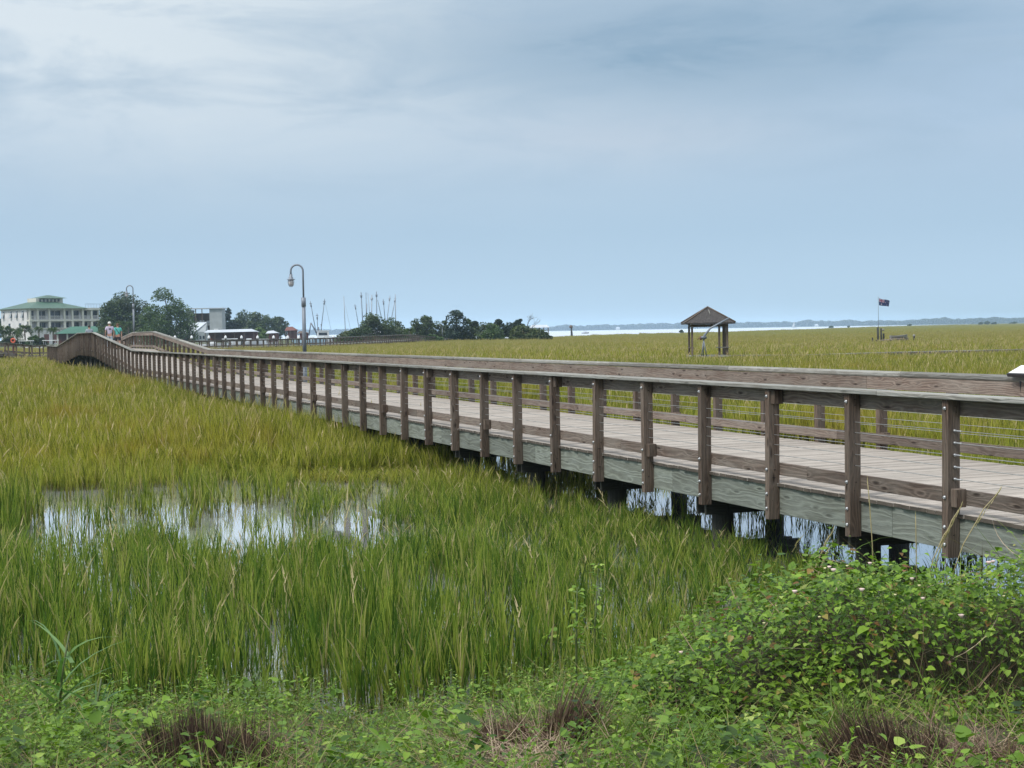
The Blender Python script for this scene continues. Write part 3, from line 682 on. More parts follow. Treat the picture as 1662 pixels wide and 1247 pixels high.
# ------------------------------------------------------------------ far shore, islets (structure + stuff)
M['farland'] = flat('far_shore_land', (.05, .065, .045), .95)
M['fartrees'] = foliage('far_shore_trees', [(0, (.02, .035, .022)), (.6, (.045, .065, .035)), (1, (.09, .10, .06))], .7, .1)
def far_shore():
    V = []; T = []; px = np.linspace(380, 2100, 60); k = 0
    for p_ in px:
        Y = 3500 + 60 * math.sin(p_ * .02); a = atx(p_, Y); V += [(a.x, Y, -.2), (a.x, Y + 4, 1.2), (a.x * 1.15, Y * 1.12, 2.0)]
    for i in range(len(px) - 1):
        for j in (0, 1): q = i * 3 + j; T += [(q, q + 3, q + 4), (q, q + 4, q + 1)]
    tag(link('far_shore', tri_mesh('far_shore', np.array(V), np.array(T)), M['farland']), kind='structure')
    N = 60000; p_ = RNG.uniform(390, 2000, N); Y = 3515 + 60 * np.sin(p_ * .02) + RNG.uniform(0, 60, N)
    H = 5.5 + 4.5 * vnoise(p_, p_ * 0, 22, 1) + 3.5 * vnoise(p_, p_ * 0, 6, 2) + 2.5 * vnoise(p_, p_ * 0, 90, 3) + 2.2 * np.clip((p_ - 700) / 900, 0, 1)
    z = 1.0 + (H - 1.0) * RNG.uniform(0, 1, N) ** .8
    X = (p_ - 831) / F * Y; pos = np.stack([X, Y, z], -1)
    v, t, r_, h = scatter(QUAD_V, QUAD_T, pos, rotmats(RNG.uniform(0, 6.28, N), RNG.uniform(-1.2, 1.2, N), RNG.uniform(-1, 1, N)), RNG.uniform(2.6, 4.6, N), RNG.uniform(0, 1, N))
    tag(link('distant_treeline', tri_mesh('distant_treeline', v, t, r_, h), M['fartrees']), 'hazy blue green woods along the far shore of the bay', 'woods', kind='stuff')
far_shore()
# small structures seen on the far shore
M['white'] = flat('white_paint', (.72, .73, .72), .5, 0, .08); M['cream'] = flat('cream_stucco', (.63, .62, .54), .8, 0, .08, .6)
M['offwhite'] = flat('whitewashed_wall', (.66, .65, .64), .8, 0, .12, .5); M['greenroof'] = flat('green_metal_roof', (.060, .125, .085), .5, 0, .2, .35)
M['greenroofdark'] = flat('green_roof_sheet', (.04, .14, .095), .5, 0, .12, .5)
M['glass'] = flat('dark_window_glass', (.018, .022, .028), .12); M['dark'] = flat('dark_interior', (.02, .018, .02), .8)
M['metalroof'] = flat('pale_metal_roof', (.56, .60, .64), .38, .3, .1, .5); M['greywall'] = flat('grey_metal_siding', (.33, .36, .37), .6, 0, .12, .6)
M['brownwall'] = flat('brown_siding', (.12, .085, .065), .8, 0, .25, .8); M['redwood'] = flat('red_brown_wall', (.16, .06, .045), .8, 0, .2)
M['hull'] = flat('boat_hull_white', (.66, .68, .68), .35, 0, .1, 1, 0, (.25, .2, .15)); M['teal'] = flat('teal_paint', (.10, .30, .28), .5)
M['blueh'] = flat('pale_blue_paint', (.38, .52, .60), .5); M['rig'] = flat('rigging_steel', (.15, .17, .20), .5, .4); M['rigpale'] = flat('pale_rigging', (.30, .33, .37), .5, .3)
M['shingle'] = None
def far_house(px, Yy, w, h, label):
    o = atx(px, Yy, 1.0); r_ = thing('house', label, 'house', o)
    b = MB(); b.b2((-w / 2, 0, 0), (w / 2, 9, h), 0); b.build('wall', M['white'], r_)
    b = MB(); b.hexa([(-w / 2 - .6, -.6, h), (w / 2 + .6, -.6, h), (-w / 2 - .6, 9.6, h), (w / 2 + .6, 9.6, h), (-w / 2 + 2, 4.3, h + 2.6), (w / 2 - 2, 4.3, h + 2.6), (-w / 2 + 2, 4.7, h + 2.6), (w / 2 - 2, 4.7, h + 2.6)]); b.build('roof', M['metalroof'], r_)
far_house(1003, 3490, 9, 3.4, 'tiny white house on the far shore right of the channel marker')
far_house(1326, 3490, 8, 2.6, 'tiny pale house on the far shore left of the flag')
# ------------------------------------------------------------------ trees
M['bark'] = flat('bark', (.10, .085, .07), .9, 0, .3, 2, .5)
M['oak'] = foliage('oak_leaves', [(0, (.015, .034, .014)), (.4, (.042, .078, .026)), (.75, (.088, .138, .04)), (1, (.16, .21, .07))], .5, .25, (.22, (.05, .05, .02), .35))
M['lightleaf'] = foliage('light_leaves', [(0, (.02, .045, .015)), (.4, (.05, .095, .028)), (.8, (.10, .17, .045)), (1, (.17, .23, .08))], .5, .3)
M['lime'] = foliage('lime_leaves', [(0, (.06, .11, .02)), (.5, (.13, .21, .04)), (1, (.22, .30, .07))], .5, .3)
M['cedar'] = foliage('cedar_needles', [(0, (.008, .022, .014)), (.5, (.022, .048, .028)), (1, (.05, .085, .045))], .6, .15)
M['palm'] = foliage('palm_fronds', [(0, (.03, .06, .02)), (.5, (.07, .12, .035)), (.9, (.14, .19, .06)), (1, (.24, .2, .10))], .5, .25)
M['brush'] = foliage('brush_leaves', [(0, (.03, .06, .02)), (.5, (.075, .11, .035)), (.85, (.13, .15, .055)), (1, (.22, .17, .09))], .6, .25)
def tree(label, px, Y, zb, H, W, style='oak', mat=None, cat='tree', name='tree', group=None, n_blob=None, n_leaf=None, leaf=None, lean=0.0, gap=1.0, low=.22):
    r_ = thing(name, label, cat, atx(px, Y, zb), 0, group)
    n_blob = n_blob or 34; n_leaf = n_leaf or 130; leaf = leaf or max(.20, Y * .00085)
    cs = []; rad = []
    for i in range(n_blob):
        if style == 'cedar':
            f = random.uniform(.06, 1) ** .9; rr_ = W * .5 * (1.04 - f) ** .75; a = random.uniform(0, 6.28); q = math.sqrt(random.random())
            cs.append((rr_ * q * math.cos(a) + lean * f, rr_ * q * math.sin(a), H * (.10 + .86 * f))); rad.append(W * .13 * (1.25 - f))
        elif style == 'bush':
            a = random.uniform(0, 6.28); q = random.random() ** .5; z = random.uniform(.1, .85) * math.sqrt(max(.05, 1 - q * q * .8))
            cs.append((W * .42 * q * math.cos(a), W * .42 * q * math.sin(a), H * z)); rad.append(H * .22 * random.uniform(.6, 1.2))
        elif style == 'pine':
            f = random.random(); a = random.uniform(0, 6.28); q = random.random() ** .6; ww = W * .5 * math.sin(math.pi * (.3 + .62 * f))
            cs.append((ww * q * math.cos(a) + lean * f, ww * q * math.sin(a), H * (.12 + .8 * f))); rad.append(W * .15 * random.uniform(.6, 1.3))
        else:
            a = random.uniform(0, 6.28); q = random.random() ** .45; f = random.random()
            zz = low + (1 - low) * (.05 + .85 * f * math.sqrt(max(.02, 1 - (q * .93) ** 2)))
            cs.append((W * .5 * q * math.cos(a) * (1 - .25 * f) + lean * f, W * .4 * q * math.sin(a), H * zz)); rad.append(min(W, H) * .15 * random.uniform(.6, 1.35))
    P = []
    for c_, rd in zip(cs, rad):
        n = int(n_leaf * (rd / (sum(rad) / len(rad))) ** 2 * random.uniform(.7, 1.2) * gap) + 8
        d = RNG.normal(0, 1, (n, 3)); d /= np.linalg.norm(d, axis=1)[:, None]; q = rd * RNG.uniform(.35, 1.05, n) ** .6
        pos = np.array(c_) + d * q[:, None] * np.array([1.15, 1.15, .8])
        light = np.clip(RNG.normal(.45, .2, n) + random.uniform(-.15, .15), 0, 1)
        P.append((pos, light))
    pos = np.concatenate([a for a, _ in P]); li = np.concatenate([b for _, b in P]); n = len(pos); pos[:, 2] = np.maximum(pos[:, 2], .05)
    v, t, r2, h = scatter(QUAD_V, QUAD_T, pos, rotmats(RNG.uniform(0, 6.28, n), RNG.uniform(-1.1, 1.1, n), RNG.uniform(-.9, .9, n)), leaf * RNG.uniform(.6, 1.3, n), li)
    link('crown', tri_mesh('crown', v, t, r2, h), mat or M['oak'], r_)
    b = MB(); tr = max(.09, H * .028); top = H * (.9 if style in ('cedar', 'pine') else .5)
    b.tube([(0, 0, -.3), (lean * .1, 0, top * .35), (lean * .4 + tr * .6, tr * .3, top * .7), (lean * .6, 0, top)], [tr * 1.25, tr, tr * .7, tr * .35], 8)
    for c_ in random.sample(cs, min(8, len(cs))):
        z0 = min(top * .9, max(top * .25, c_[2] * .6)); f = z0 / top
        b.tube([(lean * .6 * f, 0, z0), (c_[0] * .5, c_[1] * .5, z0 + (c_[2] - z0) * .65), c_], [tr * .45, tr * .3, tr * .1], 5)
    b.build('trunk', M['bark'], r_)
    return r_
def palm(label, px, Y, zb, H, W, group=None, trunk=.16):
    r_ = thing('palm_tree', label, 'palm tree', atx(px, Y, zb), 0, group)
    b = MB(); lx = random.uniform(-.15, .15); b.tube([(0, 0, -.2), (lx * .4, 0, H * .4), (lx, 0, H - W * .35)], [trunk * 1.15, trunk, trunk * 1.2], 8); b.build('trunk', M['bark'], r_)
    C0 = np.array([lx, 0, H - W * .38]); P = []
    for k in range(26):
        az = random.uniform(0, 6.28); el = random.uniform(-.55, 1.35); L_ = W * .5 * random.uniform(.8, 1.05); s = np.linspace(0, 1, 6)
        hx = L_ * np.sin(s * 1.35) / 1.35 * math.cos(el) * 1.25; hz_ = L_ * (np.sin(el) * s - .55 * s ** 2.3)
        ctr = C0 + np.stack([hx * math.cos(az), hx * math.sin(az), hz_], -1); nl = 9
        for s1 in (-1, 1):
            q = np.linspace(.25, 1, nl); base = np.stack([np.interp(q, s, ctr[:, i]) for i in range(3)], -1)
            ln = np.full(nl, W * .20) * (1.1 - .5 * q); aa = np.full(nl, az + s1 * .75)
            P.append(blades(base, ln, np.full(nl, W * .045), aa, np.full(nl, 1.1), RNG.uniform(.0, .3, nl), RNG.uniform(.1, .95, nl) * np.full(nl, 1.0), 2))
            # droop: mirror blades down a little
            v = P[-1][0]; v[:, 2] -= 0.0
    V, T, r2, h = merge(P); link('fronds', tri_mesh('fronds', V, T, r2, h), M['palm'], r_)
    return r_
LZ = 1.2
tree('dark spreading live oak between the green roofed mansion and the hump lamp post', 205, 372, LZ, 13.6, 16.5, 'oak', M['oak'], 'oak tree', n_blob=90, n_leaf=280, low=.02)
tree('loose branched light green tree right of the hump lamp post, tallest on the left shore', 274, 330, LZ, 13.6, 11.6, 'oak', M['lightleaf'], 'tree', n_blob=60, n_leaf=200, low=.06, gap=.9)
tree('dark tree edge rising behind the far left end of the mansion', -14, 500, LZ, 11.5, 9, 'oak', M['oak'], 'tree')
tree('low round green shrub below the loose branched tree', 262, 326, LZ, 4.2, 5.2, 'bush', M['lightleaf'], 'shrub', 'shrub')
for i, (px, h, w, st_, lb) in enumerate([(372, 7.9, 6, 'cedar', 'pointed dark cedar right beside the grey metal tower'), (386, 6.6, 6, 'oak', 'dark tree just right of the pointed cedar'), (402, 7.9, 8, 'oak', 'rounded dark tree, highest of the row right of the grey tower'), (418, 7.2, 7, 'oak', 'dark tree behind the round lime green bush'), (434, 6.6, 7, 'oak', 'dark tree sloping lower to the right of the lime green bush'), (451, 5.0, 6, 'oak', 'lowest dark tree at the right end of the row behind the marina')]):
    tree(lb, px, 470 + 6 * (i % 3), LZ, h + 3.0, w * 1.35, st_, M['oak'] if i else M['cedar'], 'tree', group='dark trees in a row behind the marina', n_blob=40, n_leaf=90, low=.0)
tree('round lime green bush in front of the dark tree row', 421, 395, LZ, 4.1, 4.6, 'bush', M['lime'], 'bush', 'shrub')
tree('brownish shrub left of the lime green bush behind the long canopy', 388, 400, LZ, 3.5, 5.5, 'bush', M['brush'], 'shrub', 'shrub')
for px, h, w, lb in [(6, 6.2, 4.2, 'palm tree at the far left edge below the mansion'), (16, 5.6, 4.0, 'palm tree second from the left edge below the mansion'), (28, 5.0, 3.0, 'slim palm tree between the left pair and the large round palm'), (41, 6.2, 4.0, 'large round headed palm in front of the white mansion wing'), (63, 5.6, 2.2, 'small palm with a stout trunk before the first mansion column'), (86, 5.4, 2.8, 'palm in front of the wide dark mansion windows'), (181, 6.2, 3.2, 'palm behind the walking couple under the dark oak'), (197, 6.8, 3.4, 'paired palm left beside the hump lamp post'), (209, 6.8, 3.2, 'palm just left of the hump lamp post'), (168, 5.2, 2.6, 'low palm at the right corner of the mansion')]:
    palm(lb, px, 345 + random.uniform(-6, 6), LZ, h * .86, w * 1.15, 'palm trees on the left shore')
for px, h, w, lb in [(56, 2.6, 3.2, 'green shrub in front of the mansion base between two palms'), (66, 2.2, 2.8, 'dark green shrub right of the green one at the mansion base'), (14, 2.4, 4.0, 'dense dark shrub under the leftmost palms'), (32, 1.8, 2.4, 'low dark shrub under the slim palm')]:
    tree(lb, px, 335, LZ, h, w, 'bush', M['oak'] if 'dark' in lb else M['lightleaf'], 'shrub', 'shrub', 'shrubs below the mansion')
PZ = .75
for px, Y, h, w, st_, mt, lb in [
    (562, 322, 2.5, 4.5, 'bush', 'brush', 'low yellowish bush at the left end of the wooded point'), (574, 318, 3.0, 4.0, 'bush', 'oak', 'low dark bush left of the big rounded oak'),
    (612, 322, 5.9, 11.5, 'oak', 'oak', 'big rounded oak on the wooded point under the boat masts'), (642, 330, 4.6, 4.6, 'bush', 'oak', 'dark low tree filling the right side of the big oak'),
    (650, 336, 4.6, 4.2, 'oak', 'oak', 'dark tree just right of the big rounded oak'), (678, 335, 4.7, 5.0, 'oak', 'oak', 'rounded tree behind the lone palm on the point'),
    (692, 338, 5.0, 4.6, 'pine', 'oak', 'ragged tree right of the lone palm on the point'), (708, 340, 4.6, 4.6, 'oak', 'oak', 'tree behind the distant lamp post on the point'),
    (727, 330, 4.7, 3.2, 'oak', 'oak', 'narrow tree just right of the distant lamp post'), (741, 325, 6.0, 5.2, 'pine', 'cedar', 'tallest dark cedar of the wooded point'),
    (757, 327, 4.5, 4.4, 'oak', 'oak', 'leaning dark tree right beside the tallest cedar'), (771, 330, 3.6, 3.2, 'pine', 'cedar', 'thin small cedar in the gap of the point'),
    (790, 322, 3.8, 4.2, 'bush', 'oak', 'bushy tree left of centre in the thinner row'), (801, 318, 3.4, 4.0, 'bush', 'lightleaf', 'grey green bush in the thinner row'),
    (811, 325, 3.9, 3.2, 'pine', 'cedar', 'upright small cedar between two bushes of the thinner row'), (829, 330, 3.3, 4.0, 'pine', 'cedar', 'thin open tree left of the bare dead tree'),
    (842, 300, 3.9, 2.2, 'pine', 'cedar', 'leaning dark cedar touching the bare dead tree'), (851, 295, 2.9, 5.2, 'bush', 'brush', 'grey green brush at the foot of the bare dead tree'),
    (868, 296, 2.3, 4.4, 'bush', 'brush', 'brush in front of the white roofed pavilion'), (883, 298, 1.5, 2.8, 'bush', 'oak', 'lowest dark bush at the right tip of the point'), (703, 312, 1.5, 4.0, 'bush', 'lightleaf', 'low light green bush at the foot of the far walkway')]:
    tree(lb, px, Y, PZ - .4, h * 1.13 + .7, w * 1.12, st_, M[mt], 'bush' if st_ == 'bush' else 'tree', 'bush' if st_ == 'bush' else 'tree', 'trees and bushes on the wooded point', n_blob=70 if w > 8 else 40, n_leaf=130 if w > 8 else 80, leaf=.26, low=-.02)
palm('lone palm among the dark trees of the wooded point', 666, 318, PZ, 3.4, 3.0)
def dead_tree():
    r_ = thing('dead_tree', 'bare grey dead tree left of the white roofed pavilion', 'dead tree', atx(855, 300, PZ))
    b = MB()
    def br(p, d, L_, rd, dep):
        q = Vector(p) + d * L_; mid = (Vector(p) + q) / 2 + Vector((random.uniform(-.06, .06) * L_, 0, .03 * L_)); b.tube([p, mid, q], [rd, rd * .8, rd * .6], 5)
        if dep == 0: return
        for k in range(3 if dep > 1 else 4):
            s = Vector((random.uniform(-1, 1), random.uniform(-.8, .8), random.uniform(-.1, .7))) * .9
            br(mid if k == 0 else q, (d * .8 + s).normalized(), L_ * random.uniform(.5, .78), rd * .58, dep - 1)
    br((0, 0, -.3), Vector((.05, 0, 1)), 2.6, .10, 0); br((.1, 0, 2.2), Vector((.1, 0, 1)).normalized(), 1.5, .075, 4); br((.05, 0, 1.9), Vector((.75, 0, .6)).normalized(), 1.5, .06, 3); br((0, 0, 1.9), Vector((-.6, .2, .8)).normalized(), .9, .05, 2)
    b.build('branches', M['bark'], r_)
dead_tree()
for px, Y, w, h, lb in [(1349, 1350, 4.2, 1.4, 'tiny dark shrub on the marsh edge left of the flagpole'), (1477, 1500, 4.6, 2.2, 'tiny dark shrub on the marsh edge right of the flagpole'), (1377, 1450, 2.0, 1.0, 'smallest dark shrub on the marsh edge left of the flagpole'),
                        (1592, 1700, 6.0, 3.0, 'small dark shrub at the left of the islet on the horizon'), (1603, 1720, 9, 4.2, 'rounded dark shrub in the middle of the horizon islet'), (1613, 1700, 5, 3.2, 'dark shrub at the right of the horizon islet'), (1645, 1900, 12, 3.4, 'long low thicket on the horizon near the right edge'),
                        (1106, 640, 1.8, 1.5, 'brownish little bush at the marsh edge left of the hut roof')]:
    tree(lb, px, Y, .9, h, w, 'bush', M['oak'], 'shrub', 'shrub', 'tiny shrubs on the marsh horizon', n_blob=10, n_leaf=30)

# ------------------------------------------------------------------ mansion
def gable_roof(b, x0, x1, y0, y1, z0, z1, ax='x', ov=.4):
    x0 -= ov; x1 += ov; y0 -= ov; y1 += ov
    if ax == 'x': m_ = (y0 + y1) / 2; b.hexa([(x0, y0, z0), (x1, y0, z0), (x0, y1, z0), (x1, y1, z0), (x0, m_ - .1, z1), (x1, m_ - .1, z1), (x0, m_ + .1, z1), (x1, m_ + .1, z1)])
    else: m_ = (x0 + x1) / 2; b.hexa([(x0, y0, z0), (x1, y0, z0), (x0, y1, z0), (x1, y1, z0), (m_ - .1, y0, z1), (m_ + .1, y0, z1), (m_ - .1, y1, z1), (m_ + .1, y1, z1)])
def mansion():
    A = R(42); c0 = atx(49, 430); r_ = thing('mansion', 'large cream mansion with green hipped roofs and long verandas on the left shore', 'mansion', (c0.x, 430, LZ), A)
    z = lambda py: (550 - py) / F * 430 + 2.91 - LZ
    zE, zF, zT, D, Wf = z(501), z(519.5), z(533), 20.0, 16.8
    b = MB(); b.b2((0, 0, -.5), (Wf, D, zT)); b.b2((0, 1.9, zT), (Wf, D, zE)); b.build('wall', M['offwhite'], r_)
    b = MB(); b.b2((-.05, -.5, zT - .25), (Wf + 6.3, 1.9, zT)); b.b2((-.1, -.12, zF - .5), (Wf + 6.2, 2.0, zF)); b.b2((-.25, -.3, zE - .35), (Wf + .2, D + .2, zE)); b.b2((Wf + .2, -.25, zE - .55), (Wf + 6.3, 8.2, zE + .1)); b.build('cornice', M['cream'], r_)
    b = MB(); b.b2((Wf + .01, 2.2, -.5), (Wf + 6.0, 8, zE - .56)); b.build('wing', M['cream'], r_)
    cols = [0.25, 2.6, 6.1, 10.8, 13.3, Wf - .2, Wf + 2.6, Wf + 5.9]
    for x in cols:
        b = MB(); w = .34
        b.b2((x - w, 0, zT), (x + w, .6, zF - .5)); b.b2((x - w * .8, .05, zF), (x + w * .8, .55, zE - .35)); b.build('column', M['cream'], r_)
    for i in range(len(cols) - 1):
        x0, x1 = cols[i] + .35, cols[i + 1] - .35; wd = x1 - x0; yb = 1.9 if x1 < Wf else 2.2
        for (z0, z1, nm) in ((zF + .15, zE - .75, 'upper'), (zT + .1, zF - .85, 'lower')):
            if i == 0 and nm == 'lower': continue
            b = MB(); b.b2((x0 + .15, yb - .10, z0), (x1 - .15, yb - .04, z1)); fr = b.build('window', M['glass'], r_)
            b = MB(); n = max(1, int(wd / 1.4))
            for k in range(n + 1): xx = x0 + .15 + (wd - .3) * k / n; b.b2((xx - .07, yb - .17, z0), (xx + .07, yb - .105, z1))
            b.build('frame', M['offwhite'], fr)
        b = MB(); b.b2((x0, .18, zF + 1.0), (x1, .28, zF + 1.1)); b.b2((x0, .18, zF + .1), (x1, .28, zF + .18))
        k = x0
        while k < x1: b.b2((k, .2, zF + .18), (k + .07, .26, zF + 1.0)); k += .24
        b.build('balustrade', M['offwhite'], r_)
    for y in (4.0, 8.2, 12.2, 17.6):      # side wall windows with hinged shutters
        b = MB(); b.b2((-.06, y, zF + .7), (-.01, y + 1.1, zE - .7)); wn = b.build('window', M['glass'], r_)
        b = MB(); b.box((-.35, y + .55, zF + 1.45), (.06, 1.15, 1.7), rot=Matrix.Rotation(.35, 3, 'Y')); b.build('awning', M['greywall'], wn)
    for y in (6.0, 13.5):
        b = MB(); b.b2((-.06, y, zT - .2), (-.01, y + 1.3, zT + 1.5)); b.build('window', M['glass'], r_)
    for x in (4.2, 7.0, 11.5, 14.6):
        b = MB(); b.b2((x, -.07, .3), (x + 1.5, -.01, 2.9)); b.build('door', M['redwood'], r_)
    b = MB(); zr = z(489); o = .9
    b.hexa([(-o, -o, zE), (Wf + o, -o, zE), (-o, D + o, zE), (Wf + o, D + o, zE), (5.6, 7.2, zr), (Wf - 5.6, 7.2, zr), (5.6, D - 7.2, zr), (Wf - 5.6, D - 7.2, zr)]); b.build('roof', M['greenroof'], r_)
    b = MB(); zc0, zc1, zc2 = zr - 1.0, z(483.5), z(478)
    b.b2((5.2, 7.0, zc0), (13.6, D - 7, zc1)); cu = b.build('cupola', M['cream'], r_)
    b = MB()
    for k in range(6): b.b2((6.2 + k * 1.15, 6.93, zc1 - 1.0), (6.8 + k * 1.15, 6.99, zc1 - .25))
    b.build('window_band', M['glass'], cu)
    b = MB(); b.hexa([(6.1, 5.9, zc1), (14.6, 5.9, zc1), (6.1, D - 6, zc1), (14.6, D - 6, zc1), (9.8, 9.8, zc2), (10.8, 9.8, zc2), (9.8, 10.4, zc2), (10.8, 10.4, zc2)]); b.build('cupola_roof', M['greenroof'], cu)
    b = MB()
    for x in np.linspace(Wf + .6, Wf + 6.0, 7): b.b2((x - .03, .0, zE + .1), (x + .03, .06, zE + 1.3))
    b.b2((Wf + .6, 0, zE + 1.2), (Wf + 6.0, .05, zE + 1.3)); b.build('roof_rail', M['rigpale'], r_)
mansion()
def pavilion():
    c0 = atx(92, 372); A = R(12); r_ = thing('pavilion', 'low boathouse with a wide green roof in front of the mansion', 'boathouse', (c0.x, 372, LZ), A)
    k = 372 / F; z = lambda py: (550 - py) * k + 2.91 - LZ; w = 12.2
    b = MB(); zr = z(531.5); ze = z(543); b.hexa([(-.6, -.6, ze), (w + .6, -.6, ze), (-.6, 5, ze), (w + .6, 5, ze), (3.4, 2.1, zr), (w - .4, 2.1, zr), (3.4, 2.4, zr), (w - .4, 2.4, zr)]); b.build('roof', M['greenroofdark'], r_)
    b = MB(); b.b2((0, 3, 0), (w, 4.6, ze)); b.build('wall', M['redwood'], r_)
    for x in np.linspace(.2, w - .2, 6):
        b = MB(); b.b2((x - .18, -.1, -.2), (x + .18, .25, ze)); b.build('post', M['cream'], r_)
pavilion()
# grey tower shell, white shed, long canopy, small sheds
def zpx(py, px, Y): return at(px, py, Y).z
def tower():
    Y = 425; c0 = atx(303, Y); k = Y / F; r_ = thing('tower_building', 'tall grey metal clad building with an open dark upper deck and outside stairs', 'building', (c0.x, Y, LZ))
    zt = zpx(501.5, 330, Y) - LZ; W = 58 * k
    b = MB(); b.b2((0, 0, 4), (1.3, 5, zt - .3)); b.b2((W - 3.6, 0, -.3), (W, 5, zt)); b.build('wall', M['greywall'], r_)
    b = MB(); b.b2((1.0, 2.5, -.3), (W - 3.0, 5, 4.6)); b.b2((.8, 4.6, 4.6), (W - 3, 5, zt - 1.2)); b.build('back_wall', M['brownwall'], r_)
    b = MB(); b.b2((-.5, -.5, zt), (W + .5, 5.4, zt + .25)); b.build('roof', M['metalroof'], r_)
    b = MB(); b.b2((1.35, .1, 4.7), (W - 3.7, 4.6, 4.9)); b.build('floor_slab', M['greywall'], r_)
    for x in (2.6, 4.4): b = MB(); b.b2((x, .1, 4.9), (x + .22, .3, zt)); b.build('column', M['brownwall'], r_)
    b = MB(); b.b2((2.9, 4.5, 5.2), (4.2, 4.58, 6.2)); b.b2((4.9, 4.5, 5.2), (5.9, 4.58, 6.0)); b.build('window', M['metalroof'], r_)
    b = MB(); b.b2((1.4, .05, 5.65), (W - 3.7, .12, 5.75)); b.b2((1.4, .05, 5.2), (W - 3.7, .12, 5.28)); b.build('railing', M['greywall'], r_)
    b = MB()
    for i in range(14): x = W - 3.7 - .30 * i; zz = .6 + .3 * i; b.b2((x - .32, -.9, zz), (x, -.05, zz + .07)); 
    b.box((W - 3.7 - 2.1, -.95, 3.2), (5.6, .06, .25), rot=Matrix.Rotation(R(45), 3, 'Y')); b.build('stair', M['rail'], r_)
    b = MB(); b.b2((W - 2.3, -.5, 2.9), (W - 1.1, -.02, 3.6)); b.build('wall_unit', M['white'], r_)
tower()
def shed():
    Y = 385; k = Y / F; c0 = atx(283, Y); r_ = thing('shed', 'shed with a bright pale metal roof in front of the grey tower', 'shed', (c0.x, Y, LZ))
    zr, ze, zg = zpx(523.5, 310, Y) - LZ, zpx(542, 300, Y) - LZ, zpx(537, 300, Y) - LZ
    b = MB(); b.hexa([(-.3, -.4, ze + .6), (5.6, -.4, ze + .6), (-.3, 6, ze + .6), (5.6, 6, ze + .6), (.6, 2.7, zr), (8.0, 2.7, zr), (.6, 2.9, zr), (8.0, 2.9, zr)]); b.build('roof', M['metalroof'], r_)
    b = MB(); b.b2((-.6, -1.8, ze + .0), (5.4, -.41, ze + .12)); b.box((2.4, -1.1, ze + .34), (6.0, 1.5, .08), rot=Matrix.Rotation(.3, 3, 'X')); b.build('porch_roof', M['metalroof'], r_)
    b = MB(); b.b2((0, 0, -.5), (5.5, 5.6, ze + .6)); b.build('wall', M['brownwall'], r_)
    b = MB(); b.hexa([(5.51, 0, -.5), (8.2, .6, -.5), (5.51, 5.6, -.5), (8.2, 5.6, -.5), (5.51, .0, ze + .5), (8.0, .6, ze + .4), (5.51, 2.7, zr - .6), (8.0, 2.7, zr - .2)]); b.build('gable_wall', M['greywall'], r_)
    for x in (5.9, 6.7, 7.5): b = MB(); b.box((x, .05 + (x - 5.5) * .2, 1.3), (.45, .12, .8)); b.build('window', M['glass'], r_)
shed()
def canopy(px0, px1, Y, pyt, pyb, label, mat='metalroof', depth=6):
    k = Y / F; c0 = atx(px0, Y); W = (px1 - px0) * k; r_ = thing('open_shed', label, 'open shed', (c0.x, Y, .6))
    zt = zpx(pyt, px0, Y) - .6; zb = zpx(pyb, px0, Y) - .6
    b = MB(); b.hexa([(0, 0, zb), (W, 0, zb + .1), (0, depth, zb), (W, depth, zb), (.3, depth / 2 - .1, zt), (W - 1.5, depth / 2 - .1, zt + .12), (.3, depth / 2 + .1, zt), (W - 1.5, depth / 2 + .1, zt + .12)]); b.build('roof', M[mat], r_)
    n = max(2, int(W / 2.6))
    for i in range(n + 1):
        b = MB(); x = .3 + (W - .8) * i / n; b.b2((x - .07, .1, -1), (x + .07, .24, zb + .05)); b.build('post', M['brownwall'], r_)
    b = MB(); b.b2((.3, depth - 1.2, -.6), (W - .4, depth - .4, zb)); b.build('back_wall', M['redwood'], r_)
canopy(331, 415, 372, 536.0, 540.3, 'long low open shed with a pale ribbed roof right of the bright roofed shed')
canopy(431, 451, 380, 537.5, 541.5, 'small open shed with a pale roof right of the lime green bush', depth=4)
canopy(482, 500, 375, 538, 541.5, 'small dark open shed left of the near lamp post pole', 'brownwall', 4)
canopy(462, 481, 440, 531, 537, 'brown roofed shed beyond the marina left of the near lamp post', 'redwood', 5)
def white_pavilion():
    Y = 335; k = Y / F; c0 = atx(861, Y); r_ = thing('pier_pavilion', 'white roofed open pier pavilion at the right tip of the wooded point', 'pavilion', (c0.x, Y, 0)); W = 30 * k
    zt, zb, zd = zpx(527.5, 870, Y), zpx(532, 870, Y), zpx(541, 870, Y)
    b = MB(); b.hexa([(-.2, 0, zb), (W + .2, 0, zb), (-.2, 5, zb), (W + .2, 5, zb), (.4, 2.3, zt), (W - .4, 2.3, zt), (.4, 2.7, zt), (W - .4, 2.7, zt)]); b.build('roof', M['metalroof'], r_)
    for x in np.linspace(.1, W - .1, 5):
        for yy in (.2, 4.8): b = MB(); b.b2((x - .06, yy - .06, -.5), (x + .06, yy + .06, zb)); b.build('post', M['brownwall'], r_)
    b = MB(); b.b2((-.1, 0, zd - .2), (W + .1, 5, zd)); b.build('deck', M['cap'], r_)
    b = MB(); b.b2((0, .05, zd + .55), (W, .1, zd + .65)); b.build('railing', M['rail'], r_)
white_pavilion()
